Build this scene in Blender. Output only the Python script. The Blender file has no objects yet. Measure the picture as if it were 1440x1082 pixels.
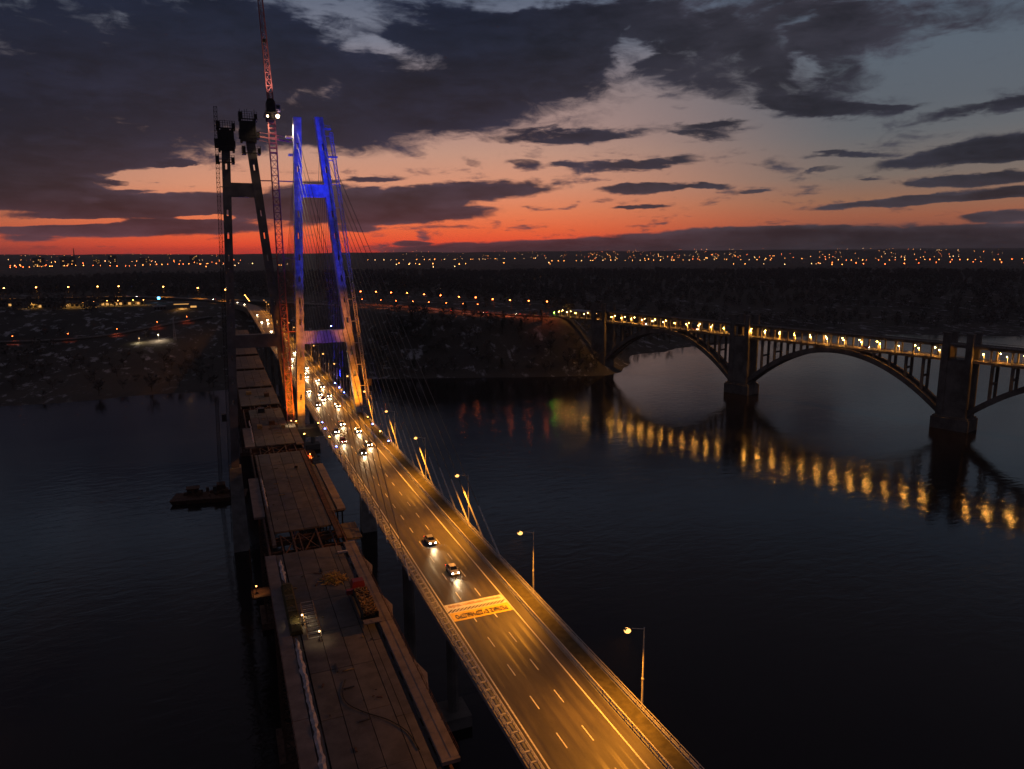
import bpy, math, random
import numpy as np
from mathutils import Vector, Matrix

# ------------------------------------------------------------------ scene, camera, sky, light
SC = bpy.context.scene
COL = SC.collection
rng = random.Random(7)
rad = math.radians

CAM_Z = 112.0
cam_d = bpy.data.cameras.new("camera")
cam_d.sensor_fit = 'HORIZONTAL'
cam_d.sensor_width = 36.0
cam_d.lens = 25.0
cam_d.clip_start = 1.0
cam_d.clip_end = 40000.0
cam = bpy.data.objects.new("camera", cam_d)
COL.objects.link(cam)
_p, _y, _r = rad(10.43), rad(22.3), rad(0.35)
_fh = Vector((math.sin(_y), math.cos(_y), 0)); _rt = Vector((math.cos(_y), -math.sin(_y), 0)); _z = Vector((0, 0, 1))
_f = _fh * math.cos(_p) - _z * math.sin(_p)
_u = _fh * math.sin(_p) + _z * math.cos(_p)
_rt, _u = _rt * math.cos(_r) - _u * math.sin(_r), _u * math.cos(_r) + _rt * math.sin(_r)
M = Matrix((_rt, _u, -_f)).transposed().to_4x4()
M.translation = Vector((0, 0, CAM_Z))
cam.matrix_world = M
SC.camera = cam

SC.view_settings.view_transform = 'Standard'
SC.view_settings.look = 'None'
SC.view_settings.exposure = 0.0
SC.view_settings.gamma = 1.0
SC.view_settings.use_curve_mapping = False
SC.render.engine = 'CYCLES'
cy = SC.cycles
cy.use_denoising = True
try:
    cy.denoiser = 'OPENIMAGEDENOISE'
except Exception:
    pass
cy.use_light_tree = True
cy.max_bounces = 5
cy.diffuse_bounces = 2
cy.glossy_bounces = 3
cy.transmission_bounces = 3
cy.volume_bounces = 0
cy.sample_clamp_indirect = 12.0
cy.sample_clamp_direct = 0.0
cy.caustics_reflective = False
cy.caustics_refractive = False
cy.blur_glossy = 0.3


class NT:
    """small helper for node trees"""
    def __init__(self, tree):
        self.t = tree
    def n(self, typ, **kw):
        nd = self.t.nodes.new(typ)
        for k, v in kw.items():
            setattr(nd, k, v)
        return nd
    def put(self, sock, v):
        if hasattr(v, 'is_linked'):
            self.t.links.new(v, sock)
        else:
            sock.default_value = v
    def math(self, op, a, b=0.0, c=None, clamp=False):
        nd = self.n('ShaderNodeMath', operation=op, use_clamp=clamp)
        self.put(nd.inputs[0], a); self.put(nd.inputs[1], b)
        if c is not None:
            self.put(nd.inputs[2], c)
        return nd.outputs[0]
    def smooth(self, v, a, b, lo=0.0, hi=1.0):
        nd = self.n('ShaderNodeMapRange', interpolation_type='SMOOTHSTEP')
        self.put(nd.inputs[0], v)
        for i, q in zip((1, 2, 3, 4), (a, b, lo, hi)):
            self.put(nd.inputs[i], q)
        return nd.outputs[0]
    def noise(self, vec, scale, detail=4.0, rough=0.55, dist=0.0):
        nd = self.n('ShaderNodeTexNoise')
        self.put(nd.inputs['Vector'], vec)
        nd.inputs['Scale'].default_value = scale
        nd.inputs['Detail'].default_value = detail
        nd.inputs['Roughness'].default_value = rough
        nd.inputs['Distortion'].default_value = dist
        return nd
    def ramp(self, fac, stops):
        nd = self.n('ShaderNodeValToRGB')
        cr = nd.color_ramp
        while len(cr.elements) > 1:
            cr.elements.remove(cr.elements[-1])
        cr.elements[0].position = stops[0][0]
        cr.elements[0].color = (*stops[0][1], 1)
        for p, c in stops[1:]:
            e = cr.elements.new(p); e.color = (*c, 1)
        self.put(nd.inputs[0], fac)
        return nd.outputs[0]
    def mix(self, fac, a, b):
        nd = self.n('ShaderNodeMix', data_type='RGBA')
        self.put(nd.inputs[0], fac)
        self.put(nd.inputs[6], a if hasattr(a, 'is_linked') else (*a, 1))
        self.put(nd.inputs[7], b if hasattr(b, 'is_linked') else (*b, 1))
        return nd.outputs[2]


def lin(r, g, b):
    f = lambda v: v / 12.92 if v <= 0.04045 else ((v + 0.055) / 1.055) ** 2.4
    return (f(r / 255), f(g / 255), f(b / 255))


# the sunset sky: a glow low in the north-west, slate cloud in masses and streaks
LOBES= [
 (-3.67, 4.5, 2.16, 0.19, 3.8, 0.9),
 (-5.82, 4.9, 1.47, 0.23, -1.8, 0.9),
 (0.37, 6.09, 3.33, 0.22, 5.0, 0.8),
 (5.0, 5.99, 3.03, 0.25, 3.5, 0.9),
 (-1.92, 6.43, 1.65, 0.17, 7.5, 0.7),
 (1.75, 5.25, 1.95, 0.15, 2.6, 0.7),
 (-7.69, 5.1, 1.66, 0.23, 8.5, 0.6),
 (7.26, 5.43, 2.07, 0.2, 1.1, 0.7),
 (-9.23, 2.0, 2.04, 0.1, 2.8, 0.7),
 (-7.64,13.45,16.92,5.38,7.0,1.2),
 (-7.32,8.81,13.64,3.99,4.5,1.0),
 (3.22,12.3,7.73,5.05,3.7,0.8),
 (-10.01,5.97,7.89,2.67,3.3,0.8),
 (18.15,13.6,13.93,4.51,-2.4,1.3),
 (12.71,10.09,9.02,2.96,13.3,1.0),
 (18.63,10.92,6.5,2.22,0.3,0.5),
 (26.73,14.72,9.05,3.26,6.5,1.1),
 (21.4,16.64,10.65,1.81,-0.1,0.4),
 (7.98,9.21,4.62,1.96,1.9,0.5),
 (37.17,13.32,5.52,2.77,-11.8,1.2),
 (40.95,15.71,6.68,2.4,-5.4,1.0),
 (42.17,11.35,2.63,2.08,-39.4,0.9),
 (45.13,12.46,3.19,3.35,14.5,1.1),
 (47.81,14.96,7.35,1.89,-11.2,1.0),
 (43.67,10.07,7.05,0.75,-7.2,0.8),
 (54.69,14.39,3.02,1.59,-9.1,0.5),
 (46.01,9.66,5.0,0.65,-1.5,0.6),
 (31.95,16.59,6.2,2.01,-3.0,0.8),
 (11.12,15.5,3.86,1.9,-17.5,-0.5),
 (9.42,16.97,3.03,0.97,3.3,-0.45),
 (30.45,14.37,1.37,2.56,-27.3,-0.9),
 (33.28,15.48,2.06,0.73,11.8,-0.45),
 (37.85,14.73,2.23,0.9,-4.3,-0.5),
 (43.52,12.38,1.21,1.36,-5.0,-1.0),
 (43.33,15.26,1.62,1.12,-6.0,-0.8),
 (23.0,17.62,1.59,0.71,-0.6,-0.8),
 (11.87,14.98,1.56,0.64,2.3,-0.5),
 (36.28,16.54,1.3,0.97,25.7,-0.45),
 (52.11,13.16,2.81,1.66,-7.6,-0.5),
 (9.14,11.68,1.34,0.76,2.3,-0.5),
 (25.15,8.63,6.01,0.66,1.2,1.1),
 (30.03,8.99,4.83,0.45,-1.6,0.8),
 (36.6,9.05,3.07,0.54,-5.6,0.9),
 (37.86,9.19,3.29,0.29,-2.9,0.7),
 (23.51,6.79,1.98,0.57,-5.5,0.8),
 (32.49,6.68,5.06,0.51,3.4,1.1),
 (27.08,6.74,1.64,0.31,-0.9,0.8),
 (19.1,6.96,1.21,0.31,-25.0,0.6),
 (17.96,4.64,8.84,0.9,3.0,1.2),
 (13.8,3.08,7.92,0.8,1.1,1.2),
 (8.72,3.53,6.33,1.47,0.5,1.1),
 (11.74,5.71,3.21,0.31,2.7,0.9),
 (10.24,1.95,2.15,0.27,0.1,0.8),
 (32.81,4.85,4.01,0.42,1.7,1.1),
 (37.54,4.89,2.06,0.26,-1.7,0.8),
 (32.2,3.55,2.7,0.19,1.0,0.9),
 (40.61,4.54,2.0,0.2,1.1,0.7),
 (14.55,0.86,1.66,0.22,-0.2,0.9),
 (39.96,7.27,1.49,0.3,-2.7,0.5),
 (36.87,8.55,2.56,0.35,-8.6,0.6),
 (53.56,6.18,6.01,0.76,4.9,1.2),
 (55.85,6.62,3.42,1.13,5.2,0.9),
 (54.1,4.62,4.78,0.5,-0.3,1.1),
 (51.96,3.44,8.37,0.33,2.6,1.1),
 (55.76,3.68,3.47,0.4,-0.8,0.8),
 (56.06,2.23,2.69,0.41,1.1,1.0),
 (55.23,9.03,5.73,0.55,5.9,1.1),
 (49.11,9.63,2.59,0.31,-5.2,0.7),
 (47.13,6.69,3.61,0.24,0.5,0.8),
 (47.93,5.08,1.34,0.14,0.2,0.6),
 (56.65,9.7,2.58,0.62,7.1,0.7),
 (44.9,5.71,1.88,0.15,1.3,0.5),
 (-10.23,3.95,7.52,1.36,-0.9,1.1),
 (0.17,3.42,10.06,1.1,3.0,1.1),
 (-4.57,1.87,10.72,0.58,1.6,1.0),
 (-10.55,0.88,2.78,0.42,-2.8,0.9),
 (5.2,5.03,6.09,0.46,1.2,0.6),
 (-1.94,0.64,3.28,0.13,-0.1,0.8),
 (-10.37,2.58,3.17,0.27,1.2,0.4),
 (-2.47,5.31,6.86,0.96,5.0,-1.3),
 (3.25,5.84,5.94,0.8,1.6,-0.9),
 (7.34,6.95,4.12,1.26,1.5,-0.5),
 (-10.02,2.18,4.41,0.25,2.0,-1.6),
 (-0.36,2.76,2.15,0.2,2.8,-1.4),
 (0.6,2.72,1.21,0.15,0.7,-0.8),
 (-7.42,3.68,0.76,0.19,1.7,-0.9),
 (-4.67,0.74,11.65,0.34,-1.0,-0.8),
 (44.3,0.23,23.16,1.64,0.5,1.6),
 (30.2,0.22,18.76,0.77,-0.4,1.5),
 (57.64,0.02,11.2,1.53,-0.4,1.2),
 (42.77,1.27,7.37,0.72,-0.8,0.6)]
world = bpy.data.worlds.new("World")
SC.world = world
world.use_nodes = True
wt = world.node_tree
wt.nodes.clear()
W = NT(wt)
tc = W.n('ShaderNodeTexCoord')
dvec = tc.outputs['Generated']
sep = W.n('ShaderNodeSeparateXYZ'); W.put(sep.inputs[0], dvec)
az = W.math('MULTIPLY', W.math('ARCTAN2', sep.outputs[0], sep.outputs[1]), 180 / math.pi)
el = W.math('MULTIPLY', W.math('ARCSINE', sep.outputs[2]), 180 / math.pi)
# cloud-scale noise stretched along the horizon
sm = W.n('ShaderNodeMapping'); W.put(sm.inputs[0], dvec); sm.inputs['Scale'].default_value = (1, 1, 3.2)
n1 = W.noise(sm.outputs[0], 7.0, 7.0, 0.58, 0.35)
sm3 = W.n('ShaderNodeMapping'); W.put(sm3.inputs[0], dvec); sm3.inputs['Scale'].default_value = (1, 1, 2.4)
n2 = W.noise(sm3.outputs[0], 26.0, 7.0, 0.64, 0.6)
sm2 = W.n('ShaderNodeMapping'); W.put(sm2.inputs[0], dvec); sm2.inputs['Scale'].default_value = (1, 1, 4.5); sm2.inputs['Location'].default_value = (3.1, 1.7, .4)
n3 = W.noise(sm2.outputs[0], 13.0, 6.0, 0.6, 0.2)
# coordinates (azimuth, elevation) warped by noise so that the edges are ragged
amp = W.math('ADD', 0.12, W.math('MULTIPLY', W.math('MAXIMUM', el, 0.0), 0.13))
wx = W.math('MULTIPLY', W.math('SUBTRACT', n1.outputs['Fac'], 0.5), W.math('MULTIPLY', amp, 5.0))
wy = W.math('MULTIPLY', W.math('SUBTRACT', n3.outputs['Fac'], 0.5), W.math('MULTIPLY', amp, 1.7))
cmb = W.n('ShaderNodeCombineXYZ')
W.put(cmb.inputs[0], W.math('ADD', az, wx)); W.put(cmb.inputs[1], W.math('ADD', el, wy))
dens = None
for (a0, e0, ra, re, rot, w) in LOBES:
    mp = W.n('ShaderNodeMapping', vector_type='TEXTURE')
    W.put(mp.inputs[0], cmb.outputs[0])
    mp.inputs['Location'].default_value = (a0, e0, 0)
    mp.inputs['Rotation'].default_value = (0, 0, rad(rot))
    mp.inputs['Scale'].default_value = (ra * 1.15, re * 1.15, 1)
    g = W.n('ShaderNodeTexGradient', gradient_type='SPHERICAL')
    W.put(g.inputs[0], mp.outputs[0])
    s = W.math('MULTIPLY', W.math('MINIMUM', g.outputs['Fac'], 0.55), w)
    dens = s if dens is None else W.math('ADD', dens, s)
# cover away from the part of the sky that the photograph shows: the broken slate deck goes on, brightened for ambient light
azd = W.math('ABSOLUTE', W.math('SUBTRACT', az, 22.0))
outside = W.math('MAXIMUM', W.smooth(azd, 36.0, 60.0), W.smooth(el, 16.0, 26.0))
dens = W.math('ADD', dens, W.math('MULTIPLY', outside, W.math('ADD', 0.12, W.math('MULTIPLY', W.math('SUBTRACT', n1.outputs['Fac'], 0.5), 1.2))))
dens = W.math('MAXIMUM', dens, W.math('SUBTRACT', W.math('MULTIPLY', n3.outputs['Fac'], 1.5), 0.74))
hi = W.smooth(el, 4.0, 10.0)
fray = W.math('ADD', W.math('MULTIPLY', W.math('SUBTRACT', n2.outputs['Fac'], 0.5), W.math('ADD', 0.62, W.math('MULTIPLY', hi, 0.5))), W.math('MULTIPLY', W.math('SUBTRACT', n1.outputs['Fac'], 0.5), W.math('ADD', 0.30, W.math('MULTIPLY', hi, 1.0))))
dfr = W.math('ADD', dens, W.math('MULTIPLY', fray, W.smooth(dens, -0.12, 0.15, 0.15, 1.0)))
lo_e = W.math('SUBTRACT', 0.10, W.math('MULTIPLY', hi, 0.06))
hi_e = W.math('ADD', 0.38, W.math('MULTIPLY', hi, 0.32))
alpha = W.smooth(dfr, lo_e, hi_e)
thick = W.smooth(dfr, 0.25, 1.0)
# clear sky by elevation, hot core near the sun's azimuth, cooler to both sides
elf = W.math('DIVIDE', W.math('MAXIMUM', el, 0.0), 40.0)
core = W.ramp(elf, [(0.0, lin(220, 58, 46)), (0.02, lin(250, 84, 50)), (0.045, lin(243, 106, 62)), (0.08, lin(234, 130, 88)), (0.125, lin(220, 148, 116)), (0.19, lin(196, 150, 130)), (0.24, lin(172, 140, 132)),
                    (0.29, lin(160, 136, 132)), (0.38, lin(122, 124, 138)), (0.46, lin(90, 99, 118)), (0.62, lin(72, 68, 78)), (1.0, lin(66, 61, 69))])
side = W.ramp(elf, [(0.0, lin(104, 64, 60)), (0.03, lin(136, 78, 66)), (0.06, lin(160, 96, 72)), (0.09, lin(150, 108, 86)), (0.13, lin(124, 110, 102)), (0.2, lin(102, 104, 108)), (0.25, lin(94, 100, 108)),
                    (0.34, lin(90, 100, 112)), (0.44, lin(76, 88, 106)), (0.62, lin(68, 66, 75)), (1.0, lin(66, 61, 69))])
back = W.ramp(elf, [(0.0, lin(44, 44, 58)), (0.1, lin(50, 52, 68)), (0.4, lin(60, 59, 68)), (1.0, lin(64, 60, 68))])  # overhead and behind, out of view, raised to lift the ambient light
f1 = W.smooth(W.math('ABSOLUTE', W.math('SUBTRACT', az, 12.0)), 9.0, 37.0)
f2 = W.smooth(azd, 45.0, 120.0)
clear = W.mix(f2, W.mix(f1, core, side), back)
# cloud colour: slate, warmer low down and at thin edges
ccore = W.ramp(W.math('DIVIDE', W.math('MAXIMUM', el, 0.0), 20.0), [(0.0, lin(76, 51, 57)), (0.08, lin(70, 50, 58)), (0.2, lin(55, 46, 57)), (0.4, lin(34, 36, 54)), (0.7, lin(27, 31, 49)), (1.0, lin(25, 30, 48))])
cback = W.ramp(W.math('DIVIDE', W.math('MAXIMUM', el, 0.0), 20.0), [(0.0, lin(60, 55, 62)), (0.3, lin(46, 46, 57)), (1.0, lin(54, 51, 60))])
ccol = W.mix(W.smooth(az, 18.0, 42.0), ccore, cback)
lumn = W.math('ADD', W.math('MULTIPLY', n1.outputs['Fac'], 0.5), W.math('ADD', W.math('MULTIPLY', n2.outputs['Fac'], 0.3), W.math('MULTIPLY', n3.outputs['Fac'], 0.2)))
lum = W.smooth(lumn, 0.36, 0.66, 0.55, 1.45)
dark = W.math('MULTIPLY', lum, W.math('SUBTRACT', 1.25, W.math('MULTIPLY', thick, 0.5)))
vm = W.n('ShaderNodeVectorMath', operation='SCALE')
W.put(vm.inputs[0], ccol); W.put(vm.inputs[3], dark)
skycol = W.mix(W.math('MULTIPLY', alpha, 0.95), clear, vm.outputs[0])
# below the horizon the haze of the far plain
skycol = W.mix(W.smooth(el, -0.6, -0.1, 1.0, 0.0), skycol, lin(30, 27, 36))
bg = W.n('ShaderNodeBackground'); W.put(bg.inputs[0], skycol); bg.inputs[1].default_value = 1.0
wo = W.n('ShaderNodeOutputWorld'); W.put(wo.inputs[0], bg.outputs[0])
try:
    world.cycles.sampling_method = 'MANUAL'
    world.cycles.sample_map_resolution = 512
except Exception:
    pass

# the sun is already down: only a very faint warm skim is left of it
sd = bpy.data.lights.new("afterglow_sun", 'SUN')
sd.energy = 0.03; sd.angle = rad(12); sd.color = (1.0, 0.5, 0.35)
so = bpy.data.objects.new("afterglow_sun", sd); COL.objects.link(so)
so.rotation_euler = (rad(87), 0, rad(180 - 9))


# ------------------------------------------------------------------ helpers
class MB:
    """collects shapes in one mesh"""
    def __init__(self):
        self.v = []; self.f = []; self.m = []
    def add(self, vs, fs, m=0):
        o = len(self.v)
        self.v.extend(vs)
        for f in fs:
            self.f.append(tuple(i + o for i in f)); self.m.append(m)
    def hexa(self, p, m=0):
        self.add(p, [(0, 3, 2, 1), (4, 5, 6, 7), (0, 1, 5, 4), (1, 2, 6, 5), (2, 3, 7, 6), (3, 0, 4, 7)], m)
    def box(self, x0, x1, y0, y1, z0, z1, m=0):
        self.hexa([(x0, y0, z0), (x1, y0, z0), (x1, y1, z0), (x0, y1, z0), (x0, y0, z1), (x1, y0, z1), (x1, y1, z1), (x0, y1, z1)], m)
    def quad(self, a, b, c, d, m=0):
        self.add([a, b, c, d], [(0, 1, 2, 3)], m)
    def beam(self, p, q, w, h=None, m=0):
        h = w if h is None else h
        p = Vector(p); q = Vector(q); d = q - p
        if d.length < 1e-6:
            return
        d.normalize()
        up = Vector((0, 0, 1)) if abs(d.z) < 0.95 else Vector((0, 1, 0))
        s = d.cross(up).normalized(); t = s.cross(d).normalized()
        a, b = s * (w / 2), t * (h / 2)
        self.hexa([tuple(x) for x in (p - a - b, p + a - b, p + a + b, p - a + b, q - a - b, q + a - b, q + a + b, q - a + b)], m)
    def tube(self, p, q, r0, r1=None, n=6, m=0, cap=True):
        r1 = r0 if r1 is None else r1
        p = Vector(p); q = Vector(q); d = (q - p).normalized()
        up = Vector((0, 0, 1)) if abs(d.z) < 0.95 else Vector((0, 1, 0))
        s = d.cross(up).normalized(); t = s.cross(d).normalized()
        vs = []
        for (c, r) in ((p, r0), (q, r1)):
            for i in range(n):
                a = 2 * math.pi * i / n
                vs.append(tuple(c + s * (math.cos(a) * r) + t * (math.sin(a) * r)))
        fs = [(i, (i + 1) % n, n + (i + 1) % n, n + i) for i in range(n)]
        if cap:
            fs += [tuple(range(n))[::-1], tuple(range(n, 2 * n))]
        self.add(vs, fs, m)
    def ball(self, c, r, m=0, rz=None):
        rz = r if rz is None else rz
        vs = [(c[0], c[1], c[2] + rz)]
        for j in (1, 2, 3):
            ph = math.pi * j / 4
            for i in range(8):
                a = 2 * math.pi * i / 8
                vs.append((c[0] + r * math.sin(ph) * math.cos(a), c[1] + r * math.sin(ph) * math.sin(a), c[2] + rz * math.cos(ph)))
        vs.append((c[0], c[1], c[2] - rz))
        fs = [(0, 1 + i, 1 + (i + 1) % 8) for i in range(8)]
        for j in range(2):
            b = 1 + 8 * j
            fs += [(b + i, b + 8 + i, b + 8 + (i + 1) % 8, b + (i + 1) % 8) for i in range(8)]
        fs += [(25, 17 + (i + 1) % 8, 17 + i) for i in range(8)]
        self.add(vs, fs, m)
    def lattice(self, p, q, w, bay, rc=0.09, rb=0.05, m=0, w2=None):
        """square lattice mast from p to q"""
        w2 = w if w2 is None else w2
        p = Vector(p); q = Vector(q); d = q - p; L = d.length; d.normalize()
        up = Vector((0, 0, 1)) if abs(d.z) < 0.8 else Vector((0, 1, 0))
        s = d.cross(up).normalized(); t = s.cross(d).normalized()
        cs = [(-1, -1), (1, -1), (1, 1), (-1, 1)]
        n = max(1, int(round(L / bay)))
        def P(k, c):
            ww = (w + (w2 - w) * k / n) / 2
            return p + d * (L * k / n) + s * (c[0] * ww) + t * (c[1] * ww)
        for c in cs:
            self.beam(P(0, c), P(n, c), rc * 2, m=m)
        for k in range(n):
            for i in range(4):
                a, b = cs[i], cs[(i + 1) % 4]
                if (k + i) % 2:
                    a, b = b, a
                self.beam(P(k, a), P(k + 1, b), rb * 2, m=m)
                self.beam(P(k + 1, a), P(k + 1, b), rb * 2, m=m)
    def mesh(self, name, mats, off=(0, 0, 0), smooth=False):
        me = bpy.data.meshes.new(name)
        v = np.array(self.v, dtype=np.float64).reshape(-1, 3) - np.array(off)
        me.from_pydata(v.tolist(), [], self.f)
        for mt in (mats if isinstance(mats, (list, tuple)) else [mats]):
            me.materials.append(mt)
        if self.m:
            me.polygons.foreach_set('material_index', self.m)
        if smooth:
            me.polygons.foreach_set('use_smooth', [True] * len(me.polygons))
        me.update()
        return me


def link(name, data, parent=None):
    o = bpy.data.objects.new(name, data)
    COL.objects.link(o)
    if parent is not None:
        o.parent = parent
    return o


def tag(o, label=None, cat=None, group=None, kind=None):
    if label: o['label'] = label
    if cat: o['category'] = cat
    if group: o['group'] = group
    if kind: o['kind'] = kind
    return o


def thing(name, label, cat, loc=(0, 0, 0), group=None):
    o = link(name, None)
    o.location = loc
    return tag(o, label, cat, group)


BASE = {}
def part(name, mb, mats, parent, smooth=False):
    """mesh given in world coordinates, parented to a thing or part (no rotation above it)"""
    off = Vector((0, 0, 0)); a = parent
    while a is not None:
        off += Vector(a.location); a = a.parent
    return link(name, mb.mesh(name, mats, off, smooth), parent)


def solo(name, mb, mats, label=None, cat=None, group=None, kind=None, smooth=False, base=None):
    base = base or (0, 0, 0)
    o = link(name, mb.mesh(name, mats, base, smooth))
    o.location = base
    return tag(o, label, cat, group, kind)


def dup(root, loc, rz=0.0, label=None, group=None):
    r = root.copy(); COL.objects.link(r); r.location = loc; r.rotation_euler = (0, 0, rz)
    if label: r['label'] = label
    if group: r['group'] = group
    for ch in list(root.children):
        c = ch.copy(); COL.objects.link(c); c.parent = r
        for g in list(ch.children):
            d = g.copy(); COL.objects.link(d); d.parent = c
    return r


ONES = ['first', 'second', 'third', 'fourth', 'fifth', 'sixth', 'seventh', 'eighth', 'ninth', 'tenth', 'eleventh', 'twelfth', 'thirteenth', 'fourteenth', 'fifteenth',
        'sixteenth', 'seventeenth', 'eighteenth', 'nineteenth']
TENS = {2: ('twentieth', 'twenty'), 3: ('thirtieth', 'thirty'), 4: ('fortieth', 'forty'), 5: ('fiftieth', 'fifty')}
def nth(k):
    if k < 20: return ONES[k - 1]
    t, o = divmod(k, 10)
    return TENS[t][0] if o == 0 else TENS[t][1] + '-' + ONES[o - 1]


# ------------------------------------------------------------------ materials
def mat(name, col, rough=0.7, metal=0.0, var=0.25, scale=0.6, bump=0.0, bscale=8.0, col2=None, spec=0.4):
    m = bpy.data.materials.new(name); m.use_nodes = True
    t = NT(m.node_tree)
    b = m.node_tree.nodes['Principled BSDF']
    co = t.n('ShaderNodeNewGeometry').outputs['Position']
    if var > 0:
        n = t.noise(co, scale, 5.0, 0.6)
        c2 = col2 or tuple(c * (1 - var) for c in col)
        c1 = tuple(min(1, c * (1 + var * 0.6)) for c in col)
        f = t.smooth(n.outputs['Fac'], 0.32, 0.68)
        t.put(b.inputs['Base Color'], t.mix(f, c1, c2))
    else:
        b.inputs['Base Color'].default_value = (*col, 1)
    b.inputs['Roughness'].default_value = rough
    b.inputs['Metallic'].default_value = metal
    b.inputs['Specular IOR Level'].default_value = spec
    if bump > 0:
        nb = t.noise(co, bscale, 3.0, 0.6)
        bp = t.n('ShaderNodeBump'); bp.inputs['Strength'].default_value = bump; bp.inputs['Distance'].default_value = 0.05
        t.put(bp.inputs['Height'], nb.outputs['Fac']); t.put(b.inputs['Normal'], bp.outputs[0])
    return m


def glow(name, col, strength, sample=True):
    m = bpy.data.materials.new(name); m.use_nodes = True
    t = m.node_tree; t.nodes.clear()
    e = t.nodes.new('ShaderNodeEmission'); e.inputs[0].default_value = (*col, 1); e.inputs[1].default_value = strength
    o = t.nodes.new('ShaderNodeOutputMaterial'); t.links.new(e.outputs[0], o.inputs[0])
    if not sample:
        try: m.cycles.emission_sampling = 'NONE'
        except Exception: pass
    return m


SODIUM = (1.0, 0.335, 0.024)
AMBER = (1.0, 0.52, 0.10)
RED = (1.0, 0.12, 0.03)
WHITE = (1.0, 0.86, 0.66)
MT = {}
MT['asphalt'] = mat('asphalt', (0.072, 0.066, 0.058), 0.5, var=0.35, scale=0.35, bump=0.25, bscale=3.0)
def asphalt_mat():
    m = bpy.data.materials.new('worn_asphalt'); m.use_nodes = True
    t = NT(m.node_tree); b = m.node_tree.nodes['Principled BSDF']
    co = t.n('ShaderNodeNewGeometry').outputs['Position']
    sp = t.n('ShaderNodeSeparateXYZ'); t.put(sp.inputs[0], co)
    ms = t.n('ShaderNodeMapping'); t.put(ms.inputs[0], co); ms.inputs['Scale'].default_value = (1.6, 0.025, 1)
    st = t.noise(ms.outputs[0], 1.0, 4.0, 0.6)
    # two wheel paths in each lane of 3.75 m
    ph = t.math('MODULO', t.math('ADD', sp.outputs[0], -33.2 + 375.0), 3.75)
    w1 = t.smooth(t.math('ABSOLUTE', t.math('SUBTRACT', ph, 1.05)), 0.15, 0.55, 1.0, 0.0)
    w2 = t.smooth(t.math('ABSOLUTE', t.math('SUBTRACT', ph, 2.7)), 0.15, 0.55, 1.0, 0.0)
    trk = t.math('MULTIPLY', t.math('ADD', w1, w2), t.smooth(st.outputs['Fac'], 0.3, 0.7, 0.25, 1.0))
    mp = t.n('ShaderNodeMapping'); t.put(mp.inputs[0], co); mp.inputs['Scale'].default_value = (0.5, 0.12, 1)
    pt = t.noise(mp.outputs[0], 0.55, 5.0, 0.65)
    fine = t.noise(co, 3.0, 3.0, 0.6)
    c = t.mix(t.smooth(pt.outputs['Fac'], 0.35, 0.65), (0.050, 0.046, 0.042), (0.105, 0.094, 0.078))
    c = t.mix(t.math('MULTIPLY', t.smooth(st.outputs['Fac'], 0.45, 0.75), 0.5), c, (0.045, 0.041, 0.038))
    c = t.mix(t.math('MULTIPLY', trk, 0.62), c, (0.034, 0.031, 0.029))
    c = t.mix(t.math('MULTIPLY', fine.outputs['Fac'], 0.25), c, (0.12, 0.11, 0.1))
    t.put(b.inputs['Base Color'], c)
    t.put(b.inputs['Roughness'], t.smooth(trk, 0.0, 1.0, 0.62, 0.42))
    bp = t.n('ShaderNodeBump'); bp.inputs['Strength'].default_value = 0.25; bp.inputs['Distance'].default_value = 0.02
    t.put(bp.inputs['Height'], fine.outputs['Fac']); t.put(b.inputs['Normal'], bp.outputs[0])
    return m
MT['worn_asphalt'] = asphalt_mat()
MT['concrete'] = mat('concrete', (0.30, 0.285, 0.27), 0.85, var=0.3, scale=0.25, bump=0.3, bscale=2.0)
MT['old_concrete'] = mat('old_concrete', (0.17, 0.15, 0.135), 0.9, var=0.4, scale=0.12, bump=0.3, bscale=1.0)
MT['deck_concrete'] = mat('deck_concrete', (0.12, 0.10, 0.095), 0.85, var=0.35, scale=0.3, bump=0.2, bscale=2.0)
MT['pale_concrete'] = mat('pale_concrete', (0.19, 0.155, 0.15), 0.85, var=0.25, scale=0.4, bump=0.2, bscale=2.0)
MT['dark_steel'] = mat('dark_steel', (0.045, 0.04, 0.04), 0.55, 0.3, var=0.3, scale=1.0)
MT['rust_steel'] = mat('rust_steel', (0.11, 0.055, 0.035), 0.8, 0.1, var=0.5, scale=0.8)
MT['rail_steel'] = mat('galvanised_steel', (0.55, 0.54, 0.53), 0.5, 0.0, var=0.2, scale=2.0)
MT['white_steel'] = mat('white_pylon_paint', (0.46, 0.46, 0.47), 0.5, var=0.32, scale=0.5, bump=0.2, bscale=1.2)
MT['raw_steel'] = mat('raw_pylon_steel', (0.19, 0.165, 0.17), 0.6, 0.1, var=0.3, scale=0.2)
MT['girder'] = mat('girder_paint', (0.22, 0.23, 0.25), 0.6, var=0.2, scale=0.4)
MT['cable'] = mat('cable_sheath', (0.13, 0.125, 0.125), 0.5, var=0.1)
MT['road_white'] = mat('road_paint_white', (0.72, 0.72, 0.70), 0.6, var=0.18, scale=2.5)
MT['road_yellow'] = mat('road_paint_yellow', (0.80, 0.56, 0.06), 0.6, var=0.12, scale=2.0)
MT['road_black'] = mat('road_paint_black', (0.03, 0.026, 0.022), 0.6, var=0.2)
MT['walk'] = mat('walkway_coating', (0.085, 0.075, 0.035), 0.8, var=0.35, scale=0.7)
MT['crane_red'] = mat('crane_red_paint', (0.48, 0.17, 0.19), 0.5, var=0.2)
MT['crane_white'] = mat('crane_pale_paint', (0.6, 0.5, 0.5), 0.5, var=0.2)
MT['truck_red'] = mat('truck_red', (0.28, 0.035, 0.03), 0.5, var=0.15)
MT['rubber'] = mat('rubber', (0.02, 0.02, 0.02), 0.85, var=0.0)
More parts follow.
